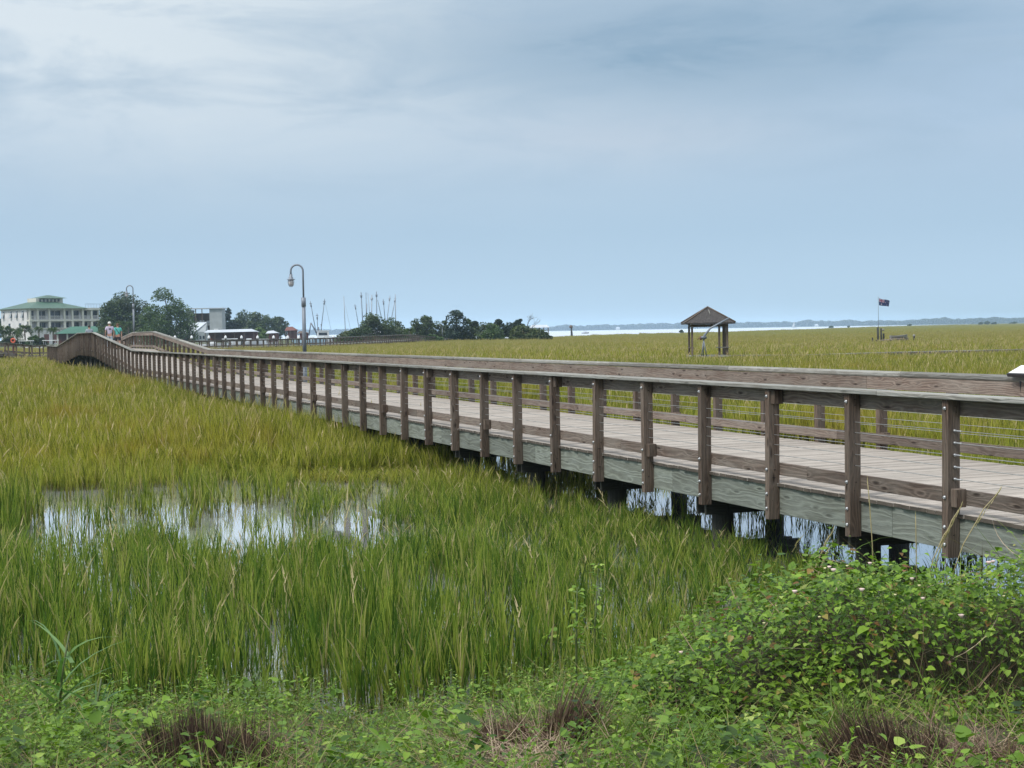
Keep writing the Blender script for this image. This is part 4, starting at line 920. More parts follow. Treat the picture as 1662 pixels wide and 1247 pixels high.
def marker(px, Y, py0, label, w=.35, blob=True):
    r_ = thing('channel_marker', label, 'channel marker', atx(px, Y, 0)); zt = zpx(py0, px, Y)
    b = MB(); b.tube([(0, 0, -1), (0, 0, zt * .8)], [w * .9, w * .8], 8); b.tube([(.5, .3, -1), (.1, .1, zt * .78)], [w * .6, w * .5], 8); b.build('piling', M['pile'], r_)
    b = MB(); b.lathe([(0, -.1), (.55, 0), (.75, .3), (.6, .7), (.3, 1.0), (0, 1.1)], (-.15, 0, zt * .72), 9); b.build('nest', M['brownwall'], r_)
marker(927.5, 560, 526.5, 'dark wooden channel marker with a nest, standing in the bay beyond the marsh')
# capped pilings in the marina
for i, px in enumerate([275, 284, 311, 339, 366, 392, 418, 444, 467, 485, 541]):
    Y = 262 + (i % 3) * 2; z1 = zpx(546.2, px, Y); b0 = atx(px, Y)
    lb = 'white capped dark marina piling, ' + ['leftmost of the row, left of the pale roofed shed', 'second from the left, left of the pale roofed shed', 'in front of the porch of the pale roofed shed', 'at the left end of the long low open shed', 'before the left half of the long open shed', 'before the right half of the long open shed', 'below the lime green bush', 'in front of the small open shed', 'below the brown roofed shed', 'just left of the near lamp post pole', 'right of the pale blue boat, rightmost of the row'][i]
    r_ = thing('piling', lb, 'piling', (b0.x, Y, 0), 0, 'white capped pilings of the marina')
    b = MB(); b.tube([(0, 0, -1), (0, 0, z1 - .15)], .17, 8); b.build('shaft', M['pile'], r_)
    b = MB(); b.lathe([(.24, -.35), (.24, -.1), (.16, .05), (0, .22)], (0, 0, z1), 10); b.build('cap', M['white'], r_)
# ------------------------------------------------------------------ boats
def hull_mb(L_, B, H, sheer=.35):
    b = MB(); st_ = []
    for i in range(9):
        f = i / 8; x = (f - .5) * L_; w = B / 2 * math.sin(math.pi * min(1, .22 + f * .62)) * (1 if f < .55 else max(.02, 1 - ((f - .55) / .45) ** 2.2)); zt = H * (1 + sheer * (f - .3) ** 2 * 2.2)
        st_.append([(x, -w, zt), (x, -w * .86, H * .35), (x, 0, -.25 * H), (x, w * .86, H * .35), (x, w, zt)])
    for i in range(8):
        for j in range(4): b.face([st_[i][j], st_[i][j + 1], st_[i + 1][j + 1], st_[i + 1][j]], [(0, 0)] * 4, .5)
        b.face([st_[i][0], st_[i + 1][0], st_[i + 1][4], st_[i][4]], [(0, 0)] * 4, .5)
    b.face(list(reversed(st_[0])), [(0, 0)] * 5, .5); return b
def shrimp_boat(label, px, Y, lines, rz=.3, hullmat='hull', rig='rig', L_=13):
    o = atx(px, Y, 0); r_ = thing('shrimp_boat', label, 'shrimp boat', o, 0, 'shrimp boats moored beyond the point')
    hb = hull_mb(L_, 4.2, 1.5); h_ = hb.build('hull', M[hullmat], r_); h_.rotation_euler = (0, 0, rz)
    b = MB(); b.b2((.5, -1.3, 1.4), (3.6, 1.3, 3.6)); b.b2((.3, -1.45, 3.6), (3.8, 1.45, 3.75)); c_ = b.build('cabin', M['white'], r_); c_.rotation_euler = (0, 0, rz)
    b = MB(); b.b2((3.61, -1.0, 2.5), (3.66, 1.0, 3.2)); b.b2((.9, -1.36, 2.5), (3.2, -1.31, 3.2)); b.build('window', M['glass'], c_)
    for (xa, ya, xb, yb, rd, nm, blk) in lines:
        pa, pb = at(xa, ya, Y) - o, at(xb, yb, Y) - o
        if nm in ('mast',): pb = Vector((pb.x, pb.y, 1.0))
        b = MB(); b.tube([pb, pa], [rd * 1.1, rd * .8], 6)
        if blk: d = (pa - pb).normalized(); b.tube([pb + (pa - pb) * .93 - Vector((.35, 0, 0)), pb + (pa - pb) * .93 + Vector((.35, 0, 0))], .09, 5); b.tube([pa - d * 1.6, pa - d * .9], rd * 1.9, 6)
        b.build(nm, M[rig], r_)
    return r_
shrimp_boat('shrimp boat with raised outriggers and black stern frame, right of the near lamp post', 512, 400, [(503.5, 489, 514, 545, .10, 'outrigger', 1), (527, 485, 520, 545, .10, 'outrigger', 1), (514.5, 509, 516.5, 545, .10, 'mast', 1), (527, 487, 537, 535, .03, 'stay', 0), (504.5, 524, 501.5, 545, .17, 'gallows_frame', 0), (504.5, 524, 514, 541, .2, 'gallows_frame', 0), (517, 531, 518, 546, .20, 'winch_post', 0), (521, 526, 522.5, 545, .14, 'net_drum', 0)], .1, 'blueh')
shrimp_boat('shrimp boat whose single tall mast stands left of the wooded point', 562, 440, [(558, 481, 561, 545, .12, 'mast', 0), (560.5, 496, 569, 535, .04, 'stay', 0)], .2, 'hull', 'rigpale')
shrimp_boat('shrimp boat hidden behind the big oak with two leaning masts at its left', 584, 445, [(576, 494, 583, 535, .10, 'outrigger', 1), (586, 474.5, 590, 540, .15, 'mast', 1), (594, 475, 595, 540, .10, 'outrigger', 0)], .25, 'hull')
shrimp_boat('shrimp boat hidden behind the top of the big oak with two crossing masts', 603, 455, [(597, 476, 603, 540, .08, 'outrigger', 0), (603.5, 479, 602.5, 545, .17, 'mast', 1), (595.5, 493, 594.5, 530, .15, 'aerial', 0)], .35, 'hull', 'rigpale')
shrimp_boat('shrimp boat behind the oak carrying the tallest mast of all', 616, 450, [(611, 473.5, 612, 545, .14, 'mast', 1), (613, 487, 620, 520, .11, 'outrigger', 0), (622, 486, 627, 540, .12, 'outrigger', 1)], .3, 'hull')
shrimp_boat('rightmost shrimp boat behind the oak, its masts meeting in a narrow arrow shape', 636, 460, [(633, 480, 626, 540, .12, 'outrigger', 1), (642, 482, 634, 525, .12, 'outrigger', 1), (641.5, 478, 642.5, 545, .15, 'mast', 0)], .2, 'hull', 'rigpale')
def motorboat(label, px, Y, L_, mat='hull', top=True, z=0.0, rz=.1, topmat='white', tz=2.1):
    r_ = thing('motorboat', label, 'motorboat', atx(px, Y, z), rz, 'small boats')
    hull_mb(L_, L_ * .33, .8).build('hull', M[mat], r_)
    b = MB(); b.b2((-.5, -.45, .7), (.5, .45, 1.4)); b.build('console', M['white'], r_)
    if top:
        b = MB(); b.b2((-L_ * .24, -.9, tz), (L_ * .2, .9, tz + .14)); b.build('canopy', M[topmat], r_)
        for x in (-L_ * .2, L_ * .16):
            for yy in (-.8, .8): b = MB(); b.tube([(x, yy, .6), (x, yy, tz)], .035, 5); b.build('canopy_post', M['steel'], r_)
motorboat('white canopied motorboat moored left of the walkway bend, left one of two', 43, 300, 6.2, rz=.1, z=.2, tz=2.2)
motorboat('white canopied motorboat moored behind the foot of the hump, right one of two', 83, 300, 6.6, rz=.05, z=.2, tz=2.2)
motorboat('small white boat showing above the rail of the far walkway below the pale roofed shed', 345, 268, 5, top=False, z=.6)
motorboat('white boat below the right half of the long low open shed', 374, 300, 7, top=True, z=.5, tz=1.6)
motorboat('white boat under the right end of the long low open shed', 404, 300, 7, top=False, z=.8)
motorboat('pale boat right of the capped piling below the lime green bush', 428, 305, 5.5, top=True, z=.4, tz=1.5)
motorboat('white cabin cruiser right of the shrimp boat with the black stern frame', 534, 330, 5.5, top=True, z=.5, tz=1.7, rz=.3)
motorboat('teal boat moored between the white cruiser and the wooded point', 552, 340, 5.0, 'teal', True, .4, .1, 'teal', 1.6)
motorboat('pale blue boat moored right against the near lamp post pole', 506, 300, 5.5, 'blueh', False, .9)
motorboat('tiny white boat on the bay just left of the hut', 950, 1000, 5, top=True, z=0, tz=1.9)
def sailboat():
    r_ = thing('sailboat', 'tiny white sailboat on the bay between hut and flag', 'sailboat', atx(1289.5, 2600, 0)); hull_mb(9, 2.8, 1.1).build('hull', M['hull'], r_)
    b = MB(); b.tube([(0, 0, .8), (0, 0, 11)], .12, 6); b.build('mast', M['white'], r_)
    b = MB(); b.hexa([(.1, -.03, 1.8), (-4, -.03, 1.8), (.1, .03, 1.8), (-4, .03, 1.8), (.1, -.02, 10.5), (0, -.02, 10.5), (.1, .02, 10.5), (0, .02, 10.5)]); b.build('sail', M['white'], r_)
sailboat()

# ------------------------------------------------------------------ roofed hut with a davit
m, nt, p = newmat('thatch_shingle'); M['shingle'] = m
tc = node(nt, 'ShaderNodeTexCoord').outputs['Object']; X, Y, Z = sepxyz(nt, tc)
n1 = noise(nt, vmul(nt, tc, (9, 9, 3)), 1.0, 5, .7); row = math_(nt, 'FRACT', math_(nt, 'MULTIPLY', Z, 7.0))
c = ramp(nt, n1, [(.3, (.026, .024, .023)), (.5, (.056, .050, .047)), (.7, (.12, .108, .10))]); c = mixc(nt, ramp(nt, row, [(0, .55), (.2, 0.0)]), c, (.03, .022, .018))
nt.links.new(c, p.inputs['Base Color']); p.inputs['Roughness'].default_value = .95
bp = node(nt, 'ShaderNodeBump', None, Strength=.6, Distance=.03, Height=math_(nt, 'ADD', row, n1)); nt.links.new(bp.outputs[0], p.inputs['Normal'])
def hut():
    Y = 103; k = Y / F; c0 = atx(1149, Y + 1.4); zd = .95
    r_ = thing('hut', 'open wooden hut with a brown pyramid shingle roof standing in the marsh', 'gazebo', (c0.x, c0.y, 0), R(-2))
    h = 1.74; ze = 3.24; za = 4.32
    b = MB(); q = [(-h, -h, ze), (h, -h, ze), (h, h, ze), (-h, h, ze)]; a = (0, 0, za)
    q2 = [(x, y, ze - .11) for x, y, _ in q]
    for i in range(4):
        j = (i + 1) % 4; b.face([q[i], q[j], a], [(0, 0)] * 3, .5); b.face([q2[i], q2[j], q[j], q[i]], [(0, 0)] * 4, .3)
    b.face(list(reversed(q2)), [(0, 0)] * 4, .3); rf = b.build('roof', M['shingle'], r_)
    b = MB()
    for i in range(4): b.tube([Vector(q[i]) + Vector((0, 0, .02)), Vector(a) + Vector((0, 0, .03))], .055, 6)
    b.build('ridge_cap', M['post'], rf)
    b = MB(); d_ = (Vector(a) - Vector((.15, -h, ze))); b.tube([Vector((.15, -h, ze)) + d_ * .48 + Vector((0, -.03, .03)), Vector((.15, -h, ze)) + d_ * .8 + Vector((.0, -.03, .03))], .035, 5); b.build('loose_slat', M['cap'], rf)
    g = 1.22
    for x, y in ((-g, -g), (g, -g), (-g, g), (g, g), (g - .55, -g + .02), (g, .25)):
        b = MB(); b.b2((x - .07, y - .07, -.9), (x + .07, y + .07, ze - .1), 2); b.build('post', M['post'], r_)
    b = MB()
    for s in (-1, 1): b.b2((-g, s * g - .04, ze - .30), (g, s * g + .04, ze - .12)); b.b2((s * g - .04, -g + .1, ze - .30), (s * g + .04, g - .1, ze - .12), 1)
    b.build('beam', M['post'], r_)
    b = MB(); b.b2((-1.45, -1.45, zd - .12), (1.45, 1.45, zd)); b.build('floor', M['cap'], r_)
    b = MB(); b.b2((g - .75, -g - .2, zd + .52), (g + .12, -g + .25, zd + .58)); b.build('bench', M['cap'], r_)
    b = MB(); b.b2((-g - .1, -.6, zd + .5), (-g + .22, g, zd + .55)); b.build('bench', M['post'], r_)
hut()
def davit():
    Y = 101.2; r_ = thing('davit', 'grey boat davit with a slanting arm standing under the hut roof', 'davit', atx(1142, Y, .95))
    o = atx(1142, Y, .95); L_ = lambda px, py: at(px, py, Y) - o
    b = MB(); t_ = L_(1142, 552)
    for px in (1138.5, 1146.5): b.tube([Vector((L_(px, 575).x, -.1, 0)), t_], .035, 6)
    b.tube([(0, .25, 0), t_], .035, 6); b.build('legs', M['lampgrey'], r_)
    b = MB(); b.tube([t_, L_(1143, 545), L_(1153, 533), L_(1183, 516.5)], [.08, .075, .065, .055], 8); b.build('arm', M['lampgrey'], r_)
    b = MB(); b.tube([L_(1143, 548) + Vector((-.25, 0, 0)), L_(1143, 548) + Vector((.15, 0, 0))], .10, 10); b.build('winch', M['rig'], r_)
    b = MB(); b.tube([L_(1140, 549) + Vector((-.14, 0, 0)), L_(1136, 549) + Vector((-.12, 0, 0)), L_(1135.5, 552) + Vector((-.12, 0, 0))], .03, 6); b.tube([L_(1137.5, 546), L_(1137.5, 552)], .075, 8); b.build('crank', M['redwood'], r_)
davit()
# ------------------------------------------------------------------ flagpole, flag, pilings
FY = 174
def flagpole():
    o = atx(1425.6, FY, 0); r_ = thing('flagpole', 'thin dark flagpole lashed to a tall piling in the marsh', 'flagpole', o)
    zt = zpx(482.5, 1425, FY); b = MB(); b.tube([(0, -.14, .3), (-.02, -.14, zt)], [.035, .022], 6); b.build('pole', M['rig'], r_)
    b = MB(); b.lathe([(0, .06), (.04, .03), (.04, 0), (0, -.03)], (-.02, -.14, zt + .03), 8); b.build('finial', M['steel'], r_)
    return o, zt
fo, fz = flagpole()
m, nt, p = newmat('flag_cloth'); M['flag'] = m
uv = sepxyz(nt, node(nt, 'ShaderNodeUVMap', {'uv_map': 'UVMap'}).outputs[0]); U, Vv = uv[0], uv[1]
def band(s, c_, w): return math_(nt, 'LESS_THAN', math_(nt, 'ABSOLUTE', math_(nt, 'SUBTRACT', s, c_)), w)
def dot(cx, cy, r_): return math_(nt, 'LESS_THAN', math_(nt, 'ADD', math_(nt, 'POWER', math_(nt, 'ABSOLUTE', math_(nt, 'MULTIPLY', math_(nt, 'SUBTRACT', U, cx), 1.9)), 2.0), math_(nt, 'POWER', math_(nt, 'ABSOLUTE', math_(nt, 'SUBTRACT', Vv, cy)), 2.0)), r_ * r_)
canton = math_(nt, 'MULTIPLY', math_(nt, 'LESS_THAN', U, .5), math_(nt, 'GREATER_THAN', Vv, .5))
ul = math_(nt, 'MULTIPLY', U, 2.0); vl = math_(nt, 'MULTIPLY', math_(nt, 'SUBTRACT', Vv, .5), 2.0)
diag = math_(nt, 'MAXIMUM', band(math_(nt, 'SUBTRACT', ul, vl), 0.0, .17), band(math_(nt, 'ADD', ul, vl), 1.0, .17)); diagr = math_(nt, 'MAXIMUM', band(math_(nt, 'SUBTRACT', ul, vl), 0.0, .06), band(math_(nt, 'ADD', ul, vl), 1.0, .06))
cw = math_(nt, 'MAXIMUM', band(ul, .5, .15), band(vl, .5, .24)); cr = math_(nt, 'MAXIMUM', band(ul, .5, .09), band(vl, .5, .15))
BL, WH, RD = (.014, .030, .10), (.42, .37, .44), (.22, .06, .11)
cc = mixc(nt, diag, BL, WH); cc = mixc(nt, diagr, cc, RD); cc = mixc(nt, cw, cc, WH); cc = mixc(nt, cr, cc, RD)
fc = mixc(nt, canton, BL, cc)
for d_ in ((.25, .22, .12), (.75, .82, .07), (.75, .18, .08), (.62, .52, .07), (.88, .60, .07)): fc = mixc(nt, dot(*d_), fc, WH)
nt.links.new(fc, p.inputs['Base Color']); p.inputs['Roughness'].default_value = .8
def flag():
    nx, ny = 16, 8; Wd, Hd = 1.30, .84; top = at(1425.6, 484, FY); V = []; b = MB()
    for j in range(ny + 1):
        for i in range(nx + 1):
            u, v = i / nx, j / ny; x = u * Wd * (1 - .06 * (1 - v) * 1.5)
            zz = (v - 1) * Hd * (1 - .25 * u) - .36 * u - .05 * math.sin(u * 6) + (.10 * u * (1 - v)) * math.sin(u * 5 + 1)
            V.append((x, .16 * math.sin(u * 7 + v * 1.5) * u, zz, u, v))
    for j in range(ny):
        for i in range(nx):
            q = [j * (nx + 1) + i, j * (nx + 1) + i + 1, (j + 1) * (nx + 1) + i + 1, (j + 1) * (nx + 1) + i]
            b.face([V[a][:3] for a in q], [V[a][3:] for a in q], .5)
    o = b.build('flag', M['flag'], None, top + Vector((.03, -.14, 0))); s_ = o.modifiers.new('thickness', 'SOLIDIFY'); s_.thickness = .008
    tag(o, 'dark blue flag with red and white corner and white stars on the marsh flagpole', 'flag')
flag()
for px, py0, Y, rd, lb in [(1424.8, 531.5, 174.3, .13, 'tall dark piling holding the flagpole'), (1430, 533, 175.5, .11, 'tall dark piling second beside the flagpole'), (1434, 541.5, 176, .12, 'short dark piling at the left end of the landing stage'), (1416, 548, 172, .09, 'short dark piling left of the flagpole'), (1422, 552, 171, .08, 'lowest dark stub at the foot of the flagpole'), (1483.5, 544.5, 180, .11, 'pale topped piling standing alone right of the landing stage'), (1577, 552, 176, .08, 'thin dark stake at the right of the driftwood')]:
    o = atx(px, Y, 0); z1 = zpx(py0, px, Y); r_ = thing('piling', lb, 'piling', o, 0, 'pilings around the flagpole')
    b = MB(); b.tube([(0, 0, -.8), (.02, 0, z1 * .5), (0, 0, z1)], [rd * 1.1, rd, rd * .95], 8); b.build('shaft', M['pile'], r_)
    if 'pale topped' in lb: b = MB(); b.lathe([(.17, -.12), (.17, .02), (.1, .1), (0, .14)], (0, 0, z1), 9); b.build('cap', M['cap'], r_)
b = MB(); b.lathe([(0, 0), (.12, .02), (.16, .12), (.1, .22), (0, .26)], (0, 0, 0), 8)
tag(b.build('mooring_float', M['cap'], None, at(1433.5, 536, 176) - Vector((0, 0, .1))), 'pale round float on top of the pilings beside the flagpole', 'float')
def skiff():
    r_ = thing('rowing_boat', 'pale upturned skiff lying on the right end of the landing stage', 'skiff', at(1459, 549.5, 177), .2); hull_mb(2.2, .9, .35).build('hull', M['cap'], r_)
skiff()
for i, (px, py) in enumerate([(1541, 558), (1547, 558.5), (1552, 557.5)]):
    b = MB(); b.tube([(0, 0, 0), (.2, 0, .12), (.42, 0, .02)], [.05, .07, .04], 6); b.tube([(.2, 0, .1), (.28, 0, .28)], .03, 5)
    tag(b.build('driftwood', M['post'], None, at(px, py, 165)), 'dark driftwood stick in the wet marsh, ' + ['left of three', 'middle of three', 'right of three'][i], 'driftwood', 'driftwood sticks in the marsh')

# ------------------------------------------------------------------ people
def skin(name, J, E, mat, parent, sub=1, extra=None):
    me = bpy.data.meshes.new(name); me.from_pydata([j[0] for j in J], E, []); o = link(name, me, mat, parent)
    m_ = o.modifiers.new('skin', 'SKIN'); sv = me.skin_vertices[0].data if len(me.skin_vertices) else None
    if sv is None: me.skin_vertices.new(name='skin'); sv = me.skin_vertices[0].data
    for k, j in enumerate(J):
        r_ = j[1]; sv[k].radius = r_ if isinstance(r_, tuple) else (r_, r_)
    sv[0].use_root = True; m_.use_smooth_shade = True
    s_ = o.modifiers.new('sub', 'SUBSURF'); s_.levels = sub; s_.render_levels = sub
    return o
M['skin'] = flat('skin', (.45, .26, .19), .5, 0, .05); M['skindark'] = flat('tanned_skin', (.33, .18, .12), .5, 0, .05)
M['hairdark'] = flat('dark_hair', (.02, .015, .012), .6); M['hairbrown'] = flat('brown_hair', (.12, .07, .04), .6)
M['shirtpink'] = flat('pale_lilac_cotton', (.55, .48, .60), .85, 0, .05); M['shirtteal'] = flat('turquoise_cotton', (.12, .50, .44), .85, 0, .06)
M['shirtgrey'] = flat('grey_cotton', (.30, .34, .38), .85, 0, .06); M['jeans'] = flat('faded_denim', (.36, .42, .48), .9, 0, .08); M['shorts'] = flat('dark_cotton', (.03, .03, .04), .9)
M['capw'] = flat('white_cap_cloth', (.66, .66, .62), .8); M['red'] = flat('orange_red_cloth', (.50, .10, .06), .8)
def person(label, loc, rz, shirt, legs, hair, hat=None, H=1.74, shorts=False, logo=False, stride=.22, strap=False):
    k = H / 1.74; r_ = thing('person', label, 'person', loc, rz)
    v = lambda x, y, z: (x * k, y * k, z * k)
    a = stride
    J = [(v(0, 0, .93), (.13, .10)), (v(0, 0, 1.12), (.125, .09)), (v(0, .0, 1.34), (.15, .10)), (v(0, -.01, 1.46), (.075, .07)), (v(0, .0, 1.54), (.05, .05)), (v(0, .01, 1.62), (.078, .09)), (v(0, .005, 1.70), (.065, .075)),
         (v(-.10, a * .35, .80), .085), (v(-.11, a * .75, .48), .056), (v(-.11, a * .60, .26), .054), (v(-.11, a * .45, .08), .036), (v(-.11, a * .45 + .13, .03), .032),
         (v(.10, -a * .2, .80), .085), (v(.11, -a * .35, .48), .056), (v(.11, -a * .75, .27), .054), (v(.11, -a * 1.1, .10), .036), (v(.11, -a * 1.1 + .12, .045), .032),
         (v(-.19, 0, 1.41), .055), (v(-.25, -.05, 1.16), .042), (v(-.26, .10, .93), .034), (v(-.255, .15, .84), .028),
         (v(.19, 0, 1.41), .055), (v(.25, .02, 1.15), .042), (v(.25, -.06, .93), .034), (v(.25, -.08, .84), .028)]
    E = [(0, 1), (1, 2), (2, 3), (3, 4), (4, 5), (5, 6), (0, 7), (7, 8), (8, 9), (9, 10), (10, 11), (0, 12), (12, 13), (13, 14), (14, 15), (15, 16), (2, 17), (17, 18), (18, 19), (19, 20), (2, 21), (21, 22), (22, 23), (23, 24)]
    # fingers and thumbs
    for s, wr in ((-1, 20), (1, 24)):
        b0 = Vector(J[wr][0])
        for q in range(5):
            J.append((tuple(b0 + Vector((s * .004, (q - 1.5) * .018 if q < 4 else .05, -.06 if q < 4 else -.02)) * k), .010)); E.append((wr, len(J) - 1))
            J.append((tuple(b0 + Vector((-s * .012, (q - 1.5) * .02 if q < 4 else .06, -.10 if q < 4 else -.05)) * k), .008)); E.append((len(J) - 2, len(J) - 1))
    body = skin('body', J, E, M['skin'], r_, 2)
    sh = [(v(0, 0, .90), (.165, .125)), (v(0, 0, 1.12), (.155, .12)), (v(0, 0, 1.34), (.178, .125)), (v(0, -.005, 1.45), (.10, .085)), (v(-.19, 0, 1.41), .078), (v(-.245, -.04, 1.22), .066), (v(.19, 0, 1.41), .078), (v(.245, .015, 1.22), .066)]
    sh_o = skin('shirt', sh, [(0, 1), (1, 2), (2, 3), (2, 4), (4, 5), (2, 6), (6, 7)], shirt, r_, 2)
    if shorts: lg = [(v(0, 0, .92), (.15, .115)), (v(-.10, a * .35, .78), .105), (v(-.108, a * .62, .56), .088), (v(.10, -a * .2, .78), .105), (v(.108, -a * .3, .56), .088)]; ed = [(0, 1), (1, 2), (0, 3), (3, 4)]
    else: lg = [(v(0, 0, .92), (.148, .115)), (v(-.10, a * .35, .78), .10), (v(-.11, a * .75, .48), .072), (v(-.11, a * .45, .12), .055), (v(.10, -a * .2, .78), .10), (v(.11, -a * .35, .48), .072), (v(.11, -a * 1.1, .14), .055)]; ed = [(0, 1), (1, 2), (2, 3), (0, 4), (4, 5), (5, 6)]
    skin('shorts' if shorts else 'trousers', lg, ed, legs, r_, 2)
    b = MB(); b.lathe([(.092 * k, 0), (.10 * k, .05 * k), (.085 * k, .10 * k), (.04 * k, .135 * k), (0, .14 * k)], v(0, -.005, 1.625), 12); b.build('hair', hair, r_)
    b = MB(); b.box(v(0, .105, 1.60), (.03, .03, .045)); b.build('nose', M['skin'], r_)
    for s in (-1, 1): b = MB(); b.lathe([(0, -.03), (.018, -.015), (.018, .015), (0, .03)], v(s * .085, 0, 1.605), 6); b.build('ear', M['skin'], r_)
    for s in (-1, 1): b = MB(); b.lathe([(0, -.009), (.011, 0), (0, .009)], v(s * .032, .098, 1.635), 6); b.build('eye', M['dark'], r_)
    if hat:
        b = MB(); b.lathe([(.104 * k, 0), (.108 * k, .05 * k), (.085 * k, .105 * k), (.03 * k, .13 * k), (0, .132 * k)], v(0, 0, 1.645), 12); b.box(v(0, .14, 1.655), (.15, .12, .015)); b.build('cap', hat, r_)
    for s, (yy, zz) in ((-1, (a * .45 + .05, .035)), (1, (-a * 1.1 + .04, .05))):
        b = MB(); b.box(v(s * .11, yy, zz), (.09, .26, .075)); b.build('shoe', M['white'] if hat else M['dark'], r_, bevel=.02)
    if logo: b = MB(); b.box(v(.01, -.137, 1.30), (.15, .014, .075)); b.build('shirt_print', M['shorts'], r_)
    if strap: b = MB(); b.tube([v(-.15, -.10, 1.42), v(0, -.155, 1.20), v(.15, -.13, .97)], .018, 5); b.build('bag_strap', M['shorts'], r_)
    return r_
def pp(px, w, extra=0.0):
    t = t_for(px, w); p_ = bwp(t, w, DECK + hz(t) + .004); return p_, t
p_, t = pp(181.5, 1.35); person('person in a pale lilac shirt, white cap and faded jeans walking up the hump', p_, TH, M['shirtpink'], M['jeans'], M['hairbrown'], M['capw'], 1.80, logo=True)
p_, t = pp(194.5, 1.95); person('person in a turquoise shirt and dark shorts walking up the hump beside the lilac shirt', p_, TH, M['shirtteal'], M['shorts'], M['hairbrown'], None, 1.70, shorts=True, strap=True)
p_, t = pp(148.5, .85); person('dark haired person in a grey shirt coming over the far side of the hump', p_, TH, M['shirtgrey'], M['shorts'], M['hairdark'], None, 1.68)
p_, t = pp(205.3, 2.6)
def dog(p_):
    r_ = thing('dog', 'small dark dog following the walking couple up the hump', 'dog', p_, TH)
    J = [((0, 0, .30), .085), ((0, .16, .32), .095), ((0, .26, .38), .06), ((0, .34, .45), .06), ((0, .43, .43), .03), ((0, -.18, .31), .075), ((0, -.30, .38), .018), ((0, -.34, .47), .012)]
    E = [(0, 1), (1, 2), (2, 3), (3, 4), (0, 5), (5, 6), (6, 7)]
    for s in (-1, 1):
        n = len(J); J += [((s * .055, .16, .20), .032), ((s * .055, .15, .10), .02), ((s * .055, .17, .015), .02)]; E += [(1, n), (n, n + 1), (n + 1, n + 2)]
        n = len(J); J += [((s * .05, -.16, .22), .042), ((s * .05, -.22, .12), .022), ((s * .05, -.18, .015), .02)]; E += [(5, n), (n, n + 1), (n + 1, n + 2)]
        n = len(J); J += [((s * .04, .33, .52), .014)]; E += [(3, n)]
    skin('body', J, E, M['brownwall'], r_, 2)
dog(p_)
# ------------------------------------------------------------------ life ring post on the left walkway
M['ring'] = flat('orange_ring', (.62, .13, .07), .5)
def ring():
    o = V3(21, 155.3, 1.30); r_ = thing('life_ring', 'orange red life ring on a post of the left walkway', 'life ring', o)
    b = MB(); zc = zpx(553, 21, 155.3) - o.z; b.tube([(.20 * math.cos(a), 0, zc + .20 * math.sin(a)) for a in np.linspace(0, 2 * math.pi, 25)], .075, 8, caps=False); b.build('ring', M['ring'], r_)
    b = MB(); b.b2((-.06, .08, 0), (.06, .18, zc + .1), 2); b.build('stand', M['redwood'], r_)
ring()
# ------------------------------------------------------------------ haze
m = bpy.data.materials.new('haze'); m.use_nodes = True; nt = m.node_tree; nt.nodes.clear()
pv = node(nt, 'ShaderNodeVolumePrincipled'); pv.inputs['Color'].default_value = (.60, .80, 1.0, 1); pv.inputs['Density'].default_value = .00017; pv.inputs['Anisotropy'].default_value = .1
nt.links.new(pv.outputs[0], node(nt, 'ShaderNodeOutputMaterial').inputs['Volume'])
b = MB(); b.b2((-4400, -4400, -1.6), (4400, 4400, 22)); hb = b.build('haze', m); tag(hb, kind='stuff')
# ------------------------------------------------------------------ vegetation on the near bank
M['leaf'] = foliage('vine_leaves', [(0, (.018, .045, .009)), (.25, (.055, .125, .016)), (.55, (.135, .25, .026)), (.82, (.25, .40, .045)), (.93, (.40, .50, .12)), (.97, (.30, .17, .05)), (1, (.16, .07, .03))], .42, .3, (1.5, (.12, .16, .03), .25), spec=.28)
M['weed'] = foliage('bank_weeds', [(0, (.04, .08, .015)), (.4, (.10, .18, .03)), (.7, (.17, .29, .045)), (.9, (.26, .34, .08)), (1, (.34, .26, .13))], .5, .35, (.9, (.20, .17, .07), .2), spec=.2)
M['dry'] = foliage('dry_stems', [(0, (.018, .011, .008)), (.5, (.075, .045, .032)), (.8, (.17, .11, .07)), (1, (.36, .27, .17))], .8, .1)
M['dry2'] = foliage('brown_stubble', [(0, (.03, .018, .013)), (.5, (.12, .075, .052)), (.8, (.24, .16, .11)), (1, (.42, .33, .22))], .8, .1); M['litter'] = foliage('straw_litter', [(0, (.07, .045, .03)), (.5, (.22, .15, .10)), (1, (.48, .38, .27))], .8, .1)
M['strap'] = foliage('strap_leaves', [(0, (.06, .13, .04)), (.5, (.10, .22, .06)), (1, (.20, .33, .12))], .4, .35)
M['stem'] = flat('green_stem', (.09, .12, .04), .6); M['darkstem'] = flat('dark_stem', (.03, .025, .018), .7); M['bloom'] = flat('pale_pink_flower', (.72, .55, .50), .7); M['butter'] = flat('pale_yellow_flower', (.70, .66, .35), .7)
def gz(x, y): return float(bank_z(x, y))
def at_ground(px, py):
    d = ray(px, py); y = 5.0
    while y < 16:
        p_ = at(px, py, y)
        if p_.z <= gz(p_.x, p_.y): return p_
        y += .03
    return at(px, py, 12)
TUSP = [(335, 1245, .78, .6), (826, 1215, .30, .35), (908, 1212, .30, .35), (850, 1246, .5, .4), (1455, 1240, .62, .5), (1615, 1246, .52, .5)]
